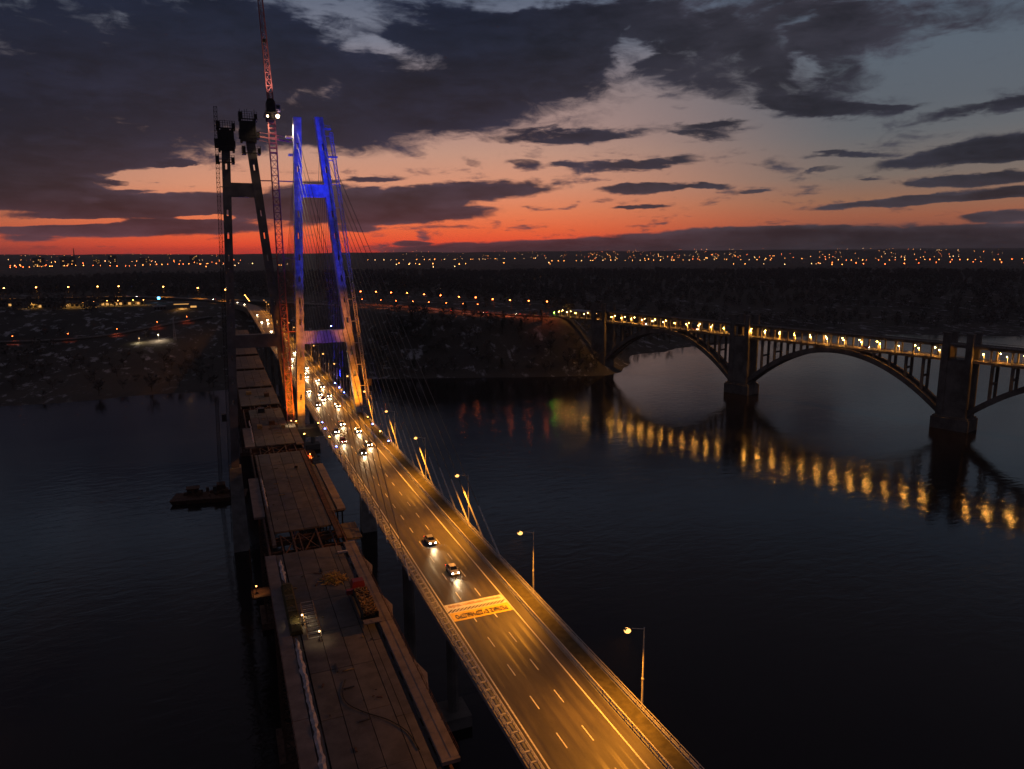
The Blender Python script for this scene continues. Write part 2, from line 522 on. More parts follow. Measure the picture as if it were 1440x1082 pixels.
MT['glass'] = mat('dark_glass', (0.012, 0.014, 0.018), 0.08, var=0.0, spec=0.6)
MT['tarp'] = mat('olive_tarp', (0.075, 0.06, 0.02), 0.85, var=0.4, scale=1.5, bump=0.6, bscale=2.0)
MT['sheet'] = mat('plastic_sheet', (0.46, 0.40, 0.42), 0.6, var=0.25, scale=1.2, bump=0.8, bscale=3.0)
MT['rebar'] = mat('rusty_scrap', (0.42, 0.22, 0.06), 0.7, var=0.5, scale=2.0)
MT['wood'] = mat('timber', (0.34, 0.22, 0.09), 0.8, var=0.4, scale=2.0)
MT['yellow'] = mat('yellow_paint', (0.6, 0.36, 0.05), 0.5, var=0.15)
MT['bark'] = mat('bark', (0.09, 0.08, 0.07), 0.95, var=0.3)
MT['twig'] = mat('bare_twigs', (0.14, 0.125, 0.115), 0.95, var=0.4, scale=0.4)
MT['needle'] = mat('pine_needles', (0.04, 0.05, 0.035), 0.95, var=0.4, scale=0.4)
MT['brick_far'] = mat('far_building_wall', (0.12, 0.10, 0.10), 0.9, var=0.3, scale=0.05)
MT['roof'] = mat('dark_roof', (0.06, 0.055, 0.06), 0.9, var=0.2)
MT['pale_roof'] = mat('snowy_roof', (0.45, 0.45, 0.48), 0.8, var=0.3)
MT['lamp_post_white'] = mat('white_lamp_post', (0.8, 0.8, 0.78), 0.5, var=0.05)
MT['lamp_main'] = glow('sodium_lamp_lens', (1.0, 0.47, 0.12), 2.6, False)
MT['lamp_arch'] = glow('arch_lamp_lens', (1.0, 0.44, 0.07), 330.0)
MT['lamp_far'] = glow('far_lamp_lens', (1.0, 0.38, 0.08), 24.0, False)
MT['lamp_red'] = glow('red_lamp_lens', (1.0, 0.15, 0.03), 30.0, False)
MT['city_amber'] = glow('city_amber_light', (1.0, 0.33, 0.07), 14.0, False)
MT['city_red'] = glow('city_red_light', (1.0, 0.17, 0.04), 14.0, False)
MT['city_white'] = glow('city_white_light', (1.0, 0.55, 0.22), 9.0, False)
MT['head'] = glow('headlamp_lens', WHITE, 80.0, False)
MT['tail'] = glow('tail_lamp_lens', (1.0, 0.02, 0.01), 14.0, False)
MT['flood_white'] = glow('floodlight_lens', (1.0, 0.70, 0.36), 26.0, False)
MT['flood_blue'] = glow('blue_floodlight_lens', (0.10, 0.16, 1.0), 40.0, False)
MT['flood_amber'] = glow('amber_floodlight_lens', (1.0, 0.5, 0.08), 40.0, False)
MT['green_light'] = glow('green_signal_lens', (0.25, 1.0, 0.05), 90.0, False)
MT['window_lit'] = glow('lit_window', (1.0, 0.5, 0.14), 0.9, False)


def spot(name, loc, target, power, color, angle, blend=0.6, size=0.3, parent=None):
    d = bpy.data.lights.new(name, 'SPOT')
    d.energy = power; d.color = color; d.spot_size = rad(angle); d.spot_blend = blend; d.shadow_soft_size = size
    o = bpy.data.objects.new(name, d); COL.objects.link(o)
    v = Vector(target) - Vector(loc)
    q = v.to_track_quat('-Z', 'Y')
    o.rotation_euler = q.to_euler()
    if parent is not None:
        o.parent = parent
        o.location = Vector(loc) - parent.location
    else:
        o.location = loc
    return o


# ------------------------------------------------------------------ terrain
_nt = np.random.RandomState(11).rand(256, 256)
def vnoise(x, y):
    xi = np.floor(x).astype(int); yi = np.floor(y).astype(int)
    fx = x - xi; fy = y - yi
    fx = fx * fx * (3 - 2 * fx); fy = fy * fy * (3 - 2 * fy)
    g = lambda a, b: _nt[a % 256, b % 256]
    return (g(xi, yi) * (1 - fx) + g(xi + 1, yi) * fx) * (1 - fy) + (g(xi, yi + 1) * (1 - fx) + g(xi + 1, yi + 1) * fx) * fy
def fbm(x, y, s, o=4):
    r = 0; a = 0.5; t = 0
    for k in range(o):
        r = r + a * vnoise(x / s + 17.3 * k, y / s + 5.1 * k); t += a; a *= 0.5; s = s / 2
    return r / t
SHX = [-6000, -600, -161, 0, 60, 121, 160, 198, 235, 270, 300, 330, 350, 380, 418, 500, 744, 904, 979, 1400, 3000, 12000]
SHY = [640, 648, 643, 640, 646, 637, 628, 616, 603, 588, 578, 570, 580, 612, 668, 700, 737, 665, 612, 420, -400, -2000]
def smooth01(t):
    t = np.clip(t, 0, 1)
    return t * t * (3 - 2 * t)
def ground(x, y):
    x = np.asarray(x, float); y = np.asarray(y, float)
    wob = (fbm(x, y, 60.0, 3) - 0.5) * 26
    sh = np.interp(x, SHX, SHY) + wob * np.where((x > 255) & (x < 360), 0.25, 1.0)
    sl = np.interp(x, SHX[:-1], np.diff(SHY) / np.diff(SHX))
    d = (y - sh) / np.sqrt(1 + np.clip(sl, -2, 2) ** 2)
    L = np.interp(x, [60, 190, 420, 560], [430, 75, 90, 520])
    H = np.interp(x, [380, 620], [47, 30])
    r = np.hypot(x, y)
    H = H + (47 - H) * smooth01((r - 1100) / 1500)
    h = H * smooth01(d / L) * (0.86 + 0.28 * fbm(x, y, 220.0, 4))
    h = h + np.clip(d, 0, 12) / 12 * 1.2
    h = np.where(d < 0, d * 0.25, h)
    hills = smooth01((r - 4200) / 6500) * (36 + 92 * fbm(x + 900, y, 2200.0, 6))
    return h + np.where(d > 0, hills, 0)

# ------------------------------------------------------------------ water, land
def water_mat():
    m = bpy.data.materials.new('river_water'); m.use_nodes = True
    t = NT(m.node_tree); b = m.node_tree.nodes['Principled BSDF']
    co = t.n('ShaderNodeNewGeometry').outputs['Position']
    b.inputs['Base Color'].default_value = (0.012, 0.0095, 0.0105, 1)
    b.inputs['IOR'].default_value = 1.33
    mp = t.n('ShaderNodeMapping'); t.put(mp.inputs[0], co); mp.inputs['Rotation'].default_value = (0, 0, rad(-22)); mp.inputs['Scale'].default_value = (0.5, 1.0, 1.0)
    ruf = t.noise(mp.outputs[0], 0.0075, 4.0, 0.6, 0.8)
    t.put(b.inputs['Roughness'], t.smooth(ruf.outputs['Fac'], 0.42, 0.62, 0.075, 0.145))
    na = t.noise(mp.outputs[0], 1.1, 2.0, 0.6, 0.4)
    nb = t.noise(mp.outputs[0], 0.24, 3.0, 0.5, 0.6)
    nc = t.noise(co, 0.010, 2.0, 0.5)
    calm = t.smooth(nc.outputs['Fac'], 0.35, 0.65, 0.55, 1.0)
    h = t.math('ADD', t.math('MULTIPLY', na.outputs['Fac'], 0.055), t.math('MULTIPLY', nb.outputs['Fac'], 0.26))
    bp = t.n('ShaderNodeBump'); bp.inputs['Strength'].default_value = 1.0; bp.inputs['Distance'].default_value = 1.0
    t.put(bp.inputs['Height'], t.math('MULTIPLY', h, t.math('MULTIPLY', calm, 0.5)))
    t.put(b.inputs['Normal'], bp.outputs[0])
    return m
wm = MB(); wm.quad((-9000, -3000, 0), (12000, -3000, 0), (12000, 6000, 0), (-9000, 6000, 0))
solo('river_water', wm, water_mat(), 'dark wide river with ripples under both bridges', None, kind='structure')


def land_mat():
    m = bpy.data.materials.new('winter_land'); m.use_nodes = True
    t = NT(m.node_tree); b = m.node_tree.nodes['Principled BSDF']
    co = t.n('ShaderNodeNewGeometry').outputs['Position']
    mp = t.n('ShaderNodeMapping'); t.put(mp.inputs[0], co); mp.inputs['Scale'].default_value = (1.0, 0.55, 1.0)
    n1 = t.noise(mp.outputs[0], 0.09, 7.0, 0.68, 0.3)
    n2 = t.noise(mp.outputs[0], 0.006, 5.0, 0.6)
    n3 = t.noise(co, 0.4, 3.0, 0.6)
    soil = t.mix(n3.outputs['Fac'], (0.075, 0.066, 0.058), (0.12, 0.108, 0.095))
    soil = t.mix(t.smooth(n2.outputs['Fac'], 0.45, 0.7), soil, (0.05, 0.048, 0.045))
    sn = t.math('MULTIPLY', t.smooth(n1.outputs['Fac'], 0.54, 0.66), t.smooth(n2.outputs['Fac'], 0.38, 0.52))
    t.put(b.inputs['Base Color'], t.mix(t.math('MULTIPLY', sn, 0.85), soil, (0.46, 0.46, 0.48)))
    b.inputs['Roughness'].default_value = 0.95
    b.inputs['Specular IOR Level'].default_value = 0.1
    return m
def build_land():
    na, nr = 300, 330
    A = np.radians(np.linspace(-62, 112, na)); Rr = np.concatenate([np.linspace(330, 1400, 190), np.geomspace(1408, 15500, nr - 190)])
    AA, RR = np.meshgrid(A, Rr)
    X = RR * np.sin(AA); Y = RR * np.cos(AA); Z = ground(X, Y)
    v = np.stack([X, Y, Z], -1).reshape(-1, 3)
    i = np.arange(nr - 1)[:, None] * na + np.arange(na - 1)[None, :]
    f = np.stack([i, i + 1, i + na + 1, i + na], -1).reshape(-1, 4)
    keep = (v[f][:, :, 2] > -6).any(1)
    me = bpy.data.meshes.new('riverbank_terrain')
    me.from_pydata(v.tolist(), [], f[keep].tolist())
    me.polygons.foreach_set('use_smooth', [True] * len(me.polygons))
    me.materials.append(land_mat())
    tag(link('riverbank_terrain', me), 'dark winter land beyond the river with snow patches', None, None, 'structure')
build_land()


def ribbon(name, pts, w, thick, mats, label, skirt=0):
    """road along a list of (x, y, z)"""
    mb = MB()
    P = [Vector(p) for p in pts]
    L = []
    for i, p in enumerate(P):
        d = (P[min(i + 1, len(P) - 1)] - P[max(i - 1, 0)]); d.z = 0; d.normalize()
        s = Vector((d.y, -d.x, 0))
        L.append((p - s * w / 2, p + s * w / 2))
    for (a, b), (c, e) in zip(L, L[1:]):
        dn = Vector((0, 0, -thick))
        mb.hexa([tuple(q) for q in (a + dn, b + dn, e + dn, c + dn, a, b, e, c)])
        for u, v2, sgn in ((a, c, 1), (b, e, -1)):   # low kerb on both edges
            m0 = (b - a).normalized() * (0.35 * sgn)
            k = Vector((0, 0, 0.55))
            z0 = Vector((0, 0, 0.01))
            mb.hexa([tuple(q) for q in (u + z0, u + m0 + z0, v2 + m0 + z0, v2 + z0, u + k, u + m0 + k, v2 + m0 + k, v2 + k)], 1)
    return solo(name, mb, mats, label, None, kind='structure')


def curve_pts(ctrl, n=8):
    """Catmull-Rom through the control points"""
    c = [Vector(p) for p in ctrl]; c = [c[0] * 2 - c[1]] + c + [c[-1] * 2 - c[-2]]
    out = []
    for i in range(1, len(c) - 2):
        for k in range(n):
            t = k / n
            out.append(0.5 * ((2 * c[i]) + (c[i + 1] - c[i - 1]) * t + (2 * c[i - 1] - 5 * c[i] + 4 * c[i + 1] - c[i + 2]) * t * t + (3 * c[i] - c[i - 1] - 3 * c[i + 1] + c[i + 2]) * t ** 3))
    out.append(c[-2])
    return [tuple(p) for p in out]

HW = curve_pts([(38.8, 840, 49.95), (38, 905, 50), (33, 960, 50), (16, 1030, 50.5), (-20, 1105, 51), (-70, 1170, 51.5), (-130, 1210, 52), (-200, 1228, 52), (-290, 1232, 52), (-420, 1215, 52), (-620, 1180, 52)])
ribbon('highway', HW, 17, 6, [MT['asphalt'], MT['concrete']], 'lit highway curving left from the bridge across the far bank')
CW = curve_pts([(318, 664, 48.6), (300, 690, 48.6), (271, 722, 48.8), (240, 768, 49), (204, 812, 49), (168, 866, 49), (120, 930, 50), (60, 1010, 51), (-2, 1084, 51)])
ribbon('causeway_road', CW, 14, 8, [MT['asphalt'], MT['concrete']], 'red lit road along the bank top from the arch bridge')
LOWR = [(-260, 868), (-200, 862), (-150, 866), (-110, 880), (-70, 905), (-40, 925), (-10, 940)]
LOWR = curve_pts([(x, y, float(ground(x, y)) + 1.2) for x, y in LOWR], 6)
ribbon('bank_road', LOWR, 9, 3, [MT['asphalt'], MT['concrete']], 'narrow road on the low bank under red lamps')


# ------------------------------------------------------------------ cable-stayed road bridge
DZ = 50.0
Y0, Y1 = -60.0, 850.0
bridge = thing('cable_stayed_bridge', 'lit cable-stayed road bridge with blue and orange lit pylon', 'bridge', (40.3, 281, 0))
mb = MB()
n = 60
for k in range(n):       # box girder: flat top, sloping undersides
    a = Y0 + (Y1 - Y0) * k / n; b = Y0 + (Y1 - Y0) * (k + 1) / n
    for x0, x1, xb0, xb1 in ((31.0, 49.9, 35.0, 46.0),):
        mb.hexa([(xb0, a, DZ - 3.0), (xb1, a, DZ - 3.0), (xb1, b, DZ - 3.0), (xb0, b, DZ - 3.0), (x0, a, DZ - 0.5), (x1, a, DZ - 0.5), (x1, b, DZ - 0.5), (x0, b, DZ - 0.5)])
mb.box(30.7, 50.2, Y0, Y1, DZ - 0.5, DZ - 0.06)
part('deck_girder', mb, MT['girder'], bridge)
mb = MB(); mb.box(32.3, 46.2, Y0, Y1, DZ - 0.06, DZ)
part('carriageway', mb, MT['worn_asphalt'], bridge)
mb = MB(); mb.box(46.9, 49.4, Y0, Y1, DZ - 0.06, DZ + 0.12)
part('walkway', mb, MT['walk'], bridge)
mb = MB(); mb.box(30.75, 31.9, Y0, Y1, DZ - 0.06, DZ + 0.1)
part('service_walkway', mb, MT['concrete'], bridge)
# painted lines
Z1 = DZ + 0.004
for x in (33.2, 44.4):
    mb = MB()
    for y in np.arange(Y0, Y1, 50):
        mb.quad((x - .11, y, Z1), (x + .11, y, Z1), (x + .11, y + 50, Z1), (x - .11, y + 50, Z1))
    part('edge_line', mb, MT['road_white'], bridge)
dm = MB(); dm.quad((-.085, 0, 0), (.085, 0, 0), (.085, 3.2, 0), (-.085, 3.2, 0))
dme = dm.mesh('lane_dash', MT['road_white'])
for x in (36.88, 40.67):
    y = 54.9
    while y < 640:
        if not (106.5 < y < 115):
            o = link('lane_dash', dme, bridge); o.location = Vector((x, y, Z1)) - bridge.location
        y += 8.6
# painted slogan across the three lanes, to be read by drivers coming this way
BX0, BX1 = 33.35, 44.25
TZ = Z1 + 0.004
mb = MB(); mb.quad((BX0, 107.9, TZ), (BX1, 107.9, TZ), (BX1, 110.9, TZ), (BX0, 110.9, TZ)); part('yellow_road_band', mb, MT['road_yellow'], bridge)
mb = MB(); mb.quad((BX0, 110.9, TZ), (BX1, 110.9, TZ), (BX1, 114.1, TZ), (BX0, 114.1, TZ)); part('white_road_band', mb, MT['road_white'], bridge)
sm_ = MB(); sm_.quad((-.85, -.48, 0), (-.46, -.48, 0), (.55, .48, 0), (.16, .48, 0)); sme = sm_.mesh('hazard_stripe', MT['road_black'])
for k in range(15):
    o = link('hazard_stripe', sme, bridge); o.location = Vector((BX0 + 0.5 + k * 0.705, 111.55, TZ + 0.004)) - bridge.location
def road_text(body, width, height, cx, cyy, m, name):
    cu = bpy.data.curves.new('lettering', 'FONT'); cu.body = body; cu.size = 1.0; cu.align_x = 'CENTER'; cu.align_y = 'CENTER'; cu.offset = 0.065
    ob = bpy.data.objects.new('lettering', cu); COL.objects.link(ob)
    dg = bpy.context.evaluated_depsgraph_get(); dg.update()
    me = bpy.data.meshes.new_from_object(ob.evaluated_get(dg))
    bpy.data.objects.remove(ob)
    co = np.zeros(len(me.vertices) * 3); me.vertices.foreach_get('co', co); co = co.reshape(-1, 3)
    lo, hi = co.min(0), co.max(0)
    c = (lo + hi) / 2
    co[:, 0] = -(co[:, 0] - c[0]) * width / (hi[0] - lo[0]); co[:, 1] = -(co[:, 1] - c[1]) * height / (hi[1] - lo[1]); co[:, 2] = 0
    me.vertices.foreach_set('co', co.ravel()); me.materials.clear(); me.materials.append(m); me.update()
    o = link(name, me, bridge); o.location = Vector((cx, cyy, TZ + 0.004)) - bridge.location
road_text('ВЕЛИКЕ БУДІВНИЦТВО', 9.6, 1.9, 38.8, 109.4, MT['road_black'], 'slogan_lettering')
road_text('ПРОГРАМА ПРЕЗИДЕНТА УКРАЇНИ', 9.8, 1.05, 38.8, 113.15, MT['rebar'], 'slogan_lettering')
# railings and barriers
def railing(x, z, h, rails, step, name, w=0.07, y0=Y0, y1=Y1, pw=0.07):
    mb = MB()
    for r in rails:
        for y in np.arange(y0, y1 - 1, 60):
            mb.box(x - w / 2, x + w / 2, y, min(y + 60, y1), z + h * r - 0.05, z + h * r + 0.05)
    y = y0
    while y < y1:
        mb.box(x - pw / 2, x + pw / 2, y, y + 0.1, z - 0.02, z + h); y += step
    return part(name, mb, MT['rail_steel'], bridge)
railing(49.65, DZ - .02, 1.15, (0.3, 0.62, 1.0), 2.0, 'outer_railing')
railing(46.5, DZ - .06, 0.95, (0.55, 0.95), 2.0, 'crash_barrier', 0.16)
railing(32.15, DZ - .06, 0.95, (0.55, 0.95), 2.0, 'crash_barrier', 0.16)
railing(30.95, DZ + .1, 1.1, (0.35, 0.65, 1.0), 1.5, 'outer_railing')
mb = MB()
for y in np.arange(Y0 + .5, 420, 2.0):     # the brackets between barrier and railing
    mb.box(31.05, 32.05, y, y + 0.25, DZ + .62, DZ + .78)
part('barrier_bracket', mb, MT['rail_steel'], bridge)['kind'] = 'stuff'
# piers under the deck
for y in (-30, 60, 150, 420, 500, 580, 660, 740, 820):
    mb = MB()
    for x in (35.5, 45.5):
        mb.tube((x, y, -4), (x, y, DZ - 5.2), 1.4, 1.3, 10)
    mb.box(33.5, 47.5, y - 1.5, y + 1.5, DZ - 5.2, DZ - 3.0)
    if y < 640:
        mb.box(32, 49, y - 4, y + 4, -3, 3)
    part('pier', mb, MT['old_concrete'], bridge)


def leg(p0, p1, wx, wy, z0, z1, slots, parent, mat_, name='pylon_leg'):
    """inclined box leg with through slots; p0/p1 = (x at z0, x at z1), all centred on y"""
    mb = MB()
    yc = 281.0
    X = lambda z: p0 + (p1 - p0) * (z - z0) / (z1 - z0)
    def seg(za, zb, a, b):
        mb.hexa([(X(za) + a, yc - wy / 2, za), (X(za) + b, yc - wy / 2, za), (X(za) + b, yc + wy / 2, za), (X(za) + a, yc + wy / 2, za),
                 (X(zb) + a, yc - wy / 2, zb), (X(zb) + b, yc - wy / 2, zb), (X(zb) + b, yc + wy / 2, zb), (X(zb) + a, yc + wy / 2, zb)])
    z = z0
    for s in slots:
        seg(z, s - 1.15, -wx / 2, wx / 2)
        seg(s - 1.15, s + 1.15, -wx / 2, -0.32); seg(s - 1.15, s + 1.15, 0.32, wx / 2)
        z = s + 1.15
    seg(z, z1, -wx / 2, wx / 2)
    # shadow joint down the middle of the face and weld collars
    o = part(name, mb, mat_, parent)
    zz = z0 + 9
    while zz < z1 - 2:
        cb = MB(); x = X(zz); cb.box(x - wx / 2 - .06, x + wx / 2 + .06, yc - wy / 2 - .06, yc + wy / 2 + .06, zz - .12, zz + .12); zz += 13.4
        part('weld_collar', cb, mat_, o)
    return X

SL = [58, 66, 74.5, 87, 95, 103, 111, 119, 127, 143, 151]
XL = leg(25.6, 31.3, 2.8, 3.6, 33.0, 161.0, SL, bridge, MT['white_steel'])
XR = leg(50.6, 38.9, 2.9, 3.6, 33.0, 161.5, SL, bridge, MT['white_steel'])
for z in (33.0,):
    for x in (25.6, 50.6):
        mb = MB(); mb.hexa([(x - 3, 277.5, -3), (x + 3, 277.5, -3), (x + 3, 284.5, -3), (x - 3, 284.5, -3), (x - 2.1, 278.5, z), (x + 2.1, 278.5, z), (x + 2.1, 283.5, z), (x - 2.1, 283.5, z)])
        part('pylon_footing', mb, MT['concrete'], bridge)
def crossbeam(XA, XB, z0, z1, parent, m, ha, hb):
    mb = MB()
    f = lambda z, s: (XA(z) + ha) if s == 0 else (XB(z) - hb)
    mb.hexa([(f(z0, 0), 279.4, z0), (f(z0, 1), 279.4, z0), (f(z0, 1), 282.6, z0), (f(z0, 0), 282.6, z0), (f(z1, 0), 279.4, z1), (f(z1, 1), 279.4, z1), (f(z1, 1), 282.6, z1), (f(z1, 0), 282.6, z1)])
    for i in range(1, 9):        # stiffener ribs on the faces
        t = i / 9
        x = f((z0 + z1) / 2, 0) * (1 - t) + f((z0 + z1) / 2, 1) * t
        mb.box(x - .06, x + .06, 279.28, 279.4, z0 + .1, z1 - .1)
    part('crossbeam', mb, m, parent)
crossbeam(XL, XR, 78.6, 83.4, bridge, MT['white_steel'], 1.38, 1.43)
crossbeam(XL, XR, 133.2, 137.6, bridge, MT['white_steel'], 1.38, 1.43)
for z0 in (78.6, 133.2):     # light railing along the top of each crossbeam
    pass
mb = MB(); mb.box(24.5, 51.5, 277.5, 284.5, DZ - 7.5, DZ - 4.0)
part('pylon_bearing_beam', mb, MT['concrete'], bridge)
# stay cables in two planes
for side, X in ((1, XR), (-1, XL)):
    xd = 50.05 if side == 1 else 30.6
    for fwd in (-1, 1):
        for k in range(14):
            ya = 281 + fwd * (24 + k * 9.9)
            zt = 96 + k * 4.55
            xt = X(zt); yt = 281 + fwd * 2.2
            a = Vector((xd, ya, DZ - 0.2)); b = Vector((xt, yt, zt))
            mb = MB(); mb.tube(a, b, 0.085, n=5, cap=False)
            o = part('stay_cable', mb, MT['cable'], bridge)
            d = (b - a).normalized()
            if side == 1 or fwd == -1:
                mb = MB(); mb.tube(a - d * 0.8, a + d * (14.0 if side == 1 else 4.0), 0.20, 0.17, 6)
                mb.tube(a + d * 4.6, a + d * 5.0, 0.26, 0.26, 6)
                part('cable_guide_pipe', mb, MT['rail_steel'], o)
# balconies near the top of the right leg and small brackets on the left leg
mb = MB()
for z, l in ((147.6, 3.6), (157.5, 2.6)):
    x = XR(z) + 1.4; mb.box(x, x + l, 280, 282, z, z + .5)
    mb.box(x, x + l, 279.95, 280.0, z + 1.2, z + 1.3)
for z, l in ((147.6, 1.8), (153.8, 2.6)):
    x = XL(z) - 1.36; mb.box(x - l, x, 280, 282, z, z + .7)
part('service_balcony', mb, MT['white_steel'], bridge)

# road lamps on the right hand parapet
lampp = MB()
lampp.tube((0, 0, 0), (0, 0, 4.5), .16, .14, 8); lampp.tube((0, 0, 4.5), (0, 0, 4.7), .19, .19, 8); lampp.tube((0, 0, 4.7), (0, 0, 12.2), .12, .09, 8)
lampp.box(-.25, .25, -.25, .25, -.05, .12)
arm = MB(); arm.tube((0, 0, 12.0), (-2.1, 0, 12.55), .06, .05, 6)
headm = MB(); headm.hexa([(-3.1, -.2, 12.48), (-2.0, -.16, 12.5), (-2.0, .16, 12.5), (-3.1, .2, 12.48), (-3.0, -.12, 12.72), (-2.05, -.1, 12.66), (-2.05, .1, 12.66), (-3.0, .12, 12.72)])
lens = MB(); lens.ball((-2.65, 0, 12.36), 0.5, rz=0.36)
lpm, lam, lhm, llm = lampp.mesh('pole', MT['rail_steel'], smooth=False), arm.mesh('arm', MT['rail_steel']), headm.mesh('lamp_head', MT['dark_steel']), lens.mesh('lens', MT['lamp_main'], smooth=True)
def make_lamp(power):
    t = thing('street_lamp', 'x', 'street lamp', (0, 0, 0), 'street lamps along the road bridge')
    link('pole', lpm, t); link('arm', lam, t); h = link('lamp_head', lhm, t); link('lens', llm, h)
    spot('lamp_light', (-2.65, 0, 11.55), (-7.6, 0, 0), power, SODIUM, 134, 0.85, 0.35, t)
    return t
lamp0 = None
NL = 22
for k in range(-1, NL):
    y = 75.2 + 36.7 * k
    lab = (nth(k + 1) + ' street lamp on the road bridge parapet counting from the near end') if k >= 0 else 'street lamp on the road bridge behind the camera'
    if lamp0 is None:
        lamp0 = make_lamp(22000.0); lamp0.location = (49.95, y, DZ); lamp0['label'] = lab
    else:
        dup(lamp0, (49.95, y, DZ), 0, lab)

# ------------------------------------------------------------------ unfinished twin bridge
twin = thing('unfinished_bridge', 'dark unfinished twin bridge deck with bare pylon beside the lit road', 'bridge', (14, 281, 0))
def slab(x0, x1, y0, y1, z, m, par=twin, name='deck_slab', t=0.4):
    mb = MB(); e = 0.05
    dz = rng.uniform(-.03, .03)
    mb.hexa([(x0 + e, y0 + e, z - t), (x1 - e, y0 + e, z - t), (x1 - e, y1 - e, z - t), (x0 + e, y1 - e, z - t), (x0 + e, y0 + e, z + dz), (x1 - e, y0 + e, z + dz), (x1 - e, y1 - e, z + dz), (x0 + e, y1 - e, z + dz)])
    return part(name, mb, m, par)
DCM = [mat('deck_concrete_%d' % i, c, 0.85, var=0.3, scale=0.35, bump=0.2, bscale=2.0) for i, c in enumerate([(0.112, 0.097, 0.095), (0.128, 0.108, 0.10), (0.10, 0.092, 0.094), (0.14, 0.115, 0.098)])]
def deckrun(xs, y0, y1, step, z=DZ):
    ny = max(1, round((y1 - y0) / step))
    for j in range(ny):
        a = y0 + (y1 - y0) * j / ny; b = y0 + (y1 - y0) * (j + 1) / ny
        for i in range(len(xs) - 1):
            slab(xs[i], xs[i + 1], a, b, z, rng.choice(DCM))
def girders(y0, y1, x0=6.2, x1=22.4, z=DZ - .45, name='steel_girder'):
    mb = MB()
    for x in np.linspace(x0, x1, 4):
        mb.box(x - .2, x + .2, y0, y1, z - 1.9, z)
    for y in np.arange(y0, y1 - .5, 6):
        mb.box(x0, x1, y, y + .3, z - 1.5, z - .3)
    part(name, mb, MT['rust_steel'], twin)
# nearest run
deckrun([8.6, 11.6, 14.9, 18.2], 66, 149, 12.2)
deckrun([18.2, 19.3, 20.6], 66, 149, 20)
def longstrip(x0, x1, y0, y1, z, m, name, t=.5, step=30):
    ny = max(1, round((y1 - y0) / step))
    for j in range(ny):
        slab(x0, x1, y0 + (y1 - y0) * j / ny, y0 + (y1 - y0) * (j + 1) / ny, z, m, twin, name, t)
longstrip(4.9, 7.2, 62, 149, DZ + .05, MT['pale_concrete'], 'edge_walkway')
longstrip(7.2, 8.5, 62, 149, DZ - .12, MT['deck_concrete'], 'drain_strip')
longstrip(21.3, 23.8, 75.5, 150, DZ + .12, MT['pale_concrete'], 'edge_walkway')
longstrip(20.65, 21.2, 66, 149, DZ - .35, MT['dark_steel'], 'cable_trough', .3)
girders(62, 160)
# bulges (brackets) on the outer edge of the right strip
for y in (95, 118, 136):
    mb = MB(); mb.hexa([(23.85, y - 4, DZ - .4), (24.0, y - 4, DZ - .4), (24.9, y, DZ - .4), (23.85, y + 5, DZ - .4), (23.85, y - 4, DZ + .1), (24.0, y - 4, DZ + .1), (24.9, y, DZ + .1), (23.85, y + 5, DZ + .1)])
    part('edge_bracket', mb, MT['pale_concrete'], twin)
# second run
deckrun([7.9, 11.2, 14.4, 17.6, 20.6], 162, 231, 13.8)
longstrip(6.9, 7.8, 154, 231, DZ + .1, MT['deck_concrete'], 'edge_walkway', .6)
longstrip(20.7, 21.9, 154, 231, DZ + .15, MT['rust_steel'], 'edge_walkway', .6)
longstrip(4.0, 6.7, 174, 207, DZ - .2, MT['pale_concrete'], 'side_platform', .5, 11)
longstrip(22.0, 23.2, 172, 213, DZ - .3, MT['deck_concrete'], 'side_platform', .5, 20)
longstrip(23.5, 25.6, 172, 214, DZ - .1, MT['pale_concrete'], 'side_platform', .5, 14)
longstrip(23.4, 27.0, 158, 168, DZ - 2.5, MT['deck_concrete'], 'side_platform', .5, 5)
girders(160, 234)
# third run, by the pylon
deckrun([8.0, 11.0, 14.2, 17.4, 20.4], 242, 302, 15)
longstrip(4.6, 7.8, 242, 270, DZ + .05, MT['pale_concrete'], 'edge_walkway', .5, 14)
longstrip(20.5, 23.0, 240, 276, DZ, MT['deck_concrete'], 'edge_walkway', .5, 12)
girders(236, 306)
for (a, b) in ((312, 352), (358, 410), (418, 470), (480, 540), (548, 640)):
    deckrun([5.5, 9.5, 13.5, 17.5, 21.0], a, b, 18)
    girders(a - 4, b + 3, 5.5, 21)
# bracing in the open gaps
for a, b in ((149.5, 161.5), (231.5, 241.5), (302, 312)):
    mb = MB()
    for x in (9, 13, 17, 20):
        mb.beam((x, a, DZ - .8), (x, b, DZ - .8), .3); 
    for x in (9, 13):
        mb.beam((x, a, DZ - .7), (x + 4, b, DZ - .7), .22); mb.beam((x + 4, a, DZ - .75), (x, b, DZ - .75), .22)
    part('gap_bracing', mb, MT['rust_steel'], twin)
# piers and temporary trestles
for y in (60, 150, 215, 420, 500, 580):
    mb = MB()
    for x in (8, 20):
        mb.lattice((x, y, -3), (x, y, DZ - 2.4), 3.0, 4.0, .22, .12)
        mb.lattice((x, y + 8, -3), (x, y + 8, DZ - 2.4), 3.0, 4.0, .22, .12)
    mb.box(5, 23, y - 2.5, y + 10.5, -3, 2.0)
    part('trestle', mb, MT['rust_steel'], twin)
TL = leg(1.3, 6.7, 2.8, 3.6, 33.0, 156.0, SL[:-1], twin, MT['raw_steel'])
TR = leg(24.2, 14.3, 2.9, 3.6, 33.0, 158.0, SL[:-1], twin, MT['raw_steel'])
for x in (1.3, 24.2):
    mb = MB(); mb.hexa([(x - 3, 277.5, -3), (x + 3, 277.5, -3), (x + 3, 284.5, -3), (x - 3, 284.5, -3), (x - 2.1, 278.5, 33), (x + 2.1, 278.5, 33), (x + 2.1, 283.5, 33), (x - 2.1, 283.5, 33)])
    part('pylon_footing', mb, MT['concrete'], twin)
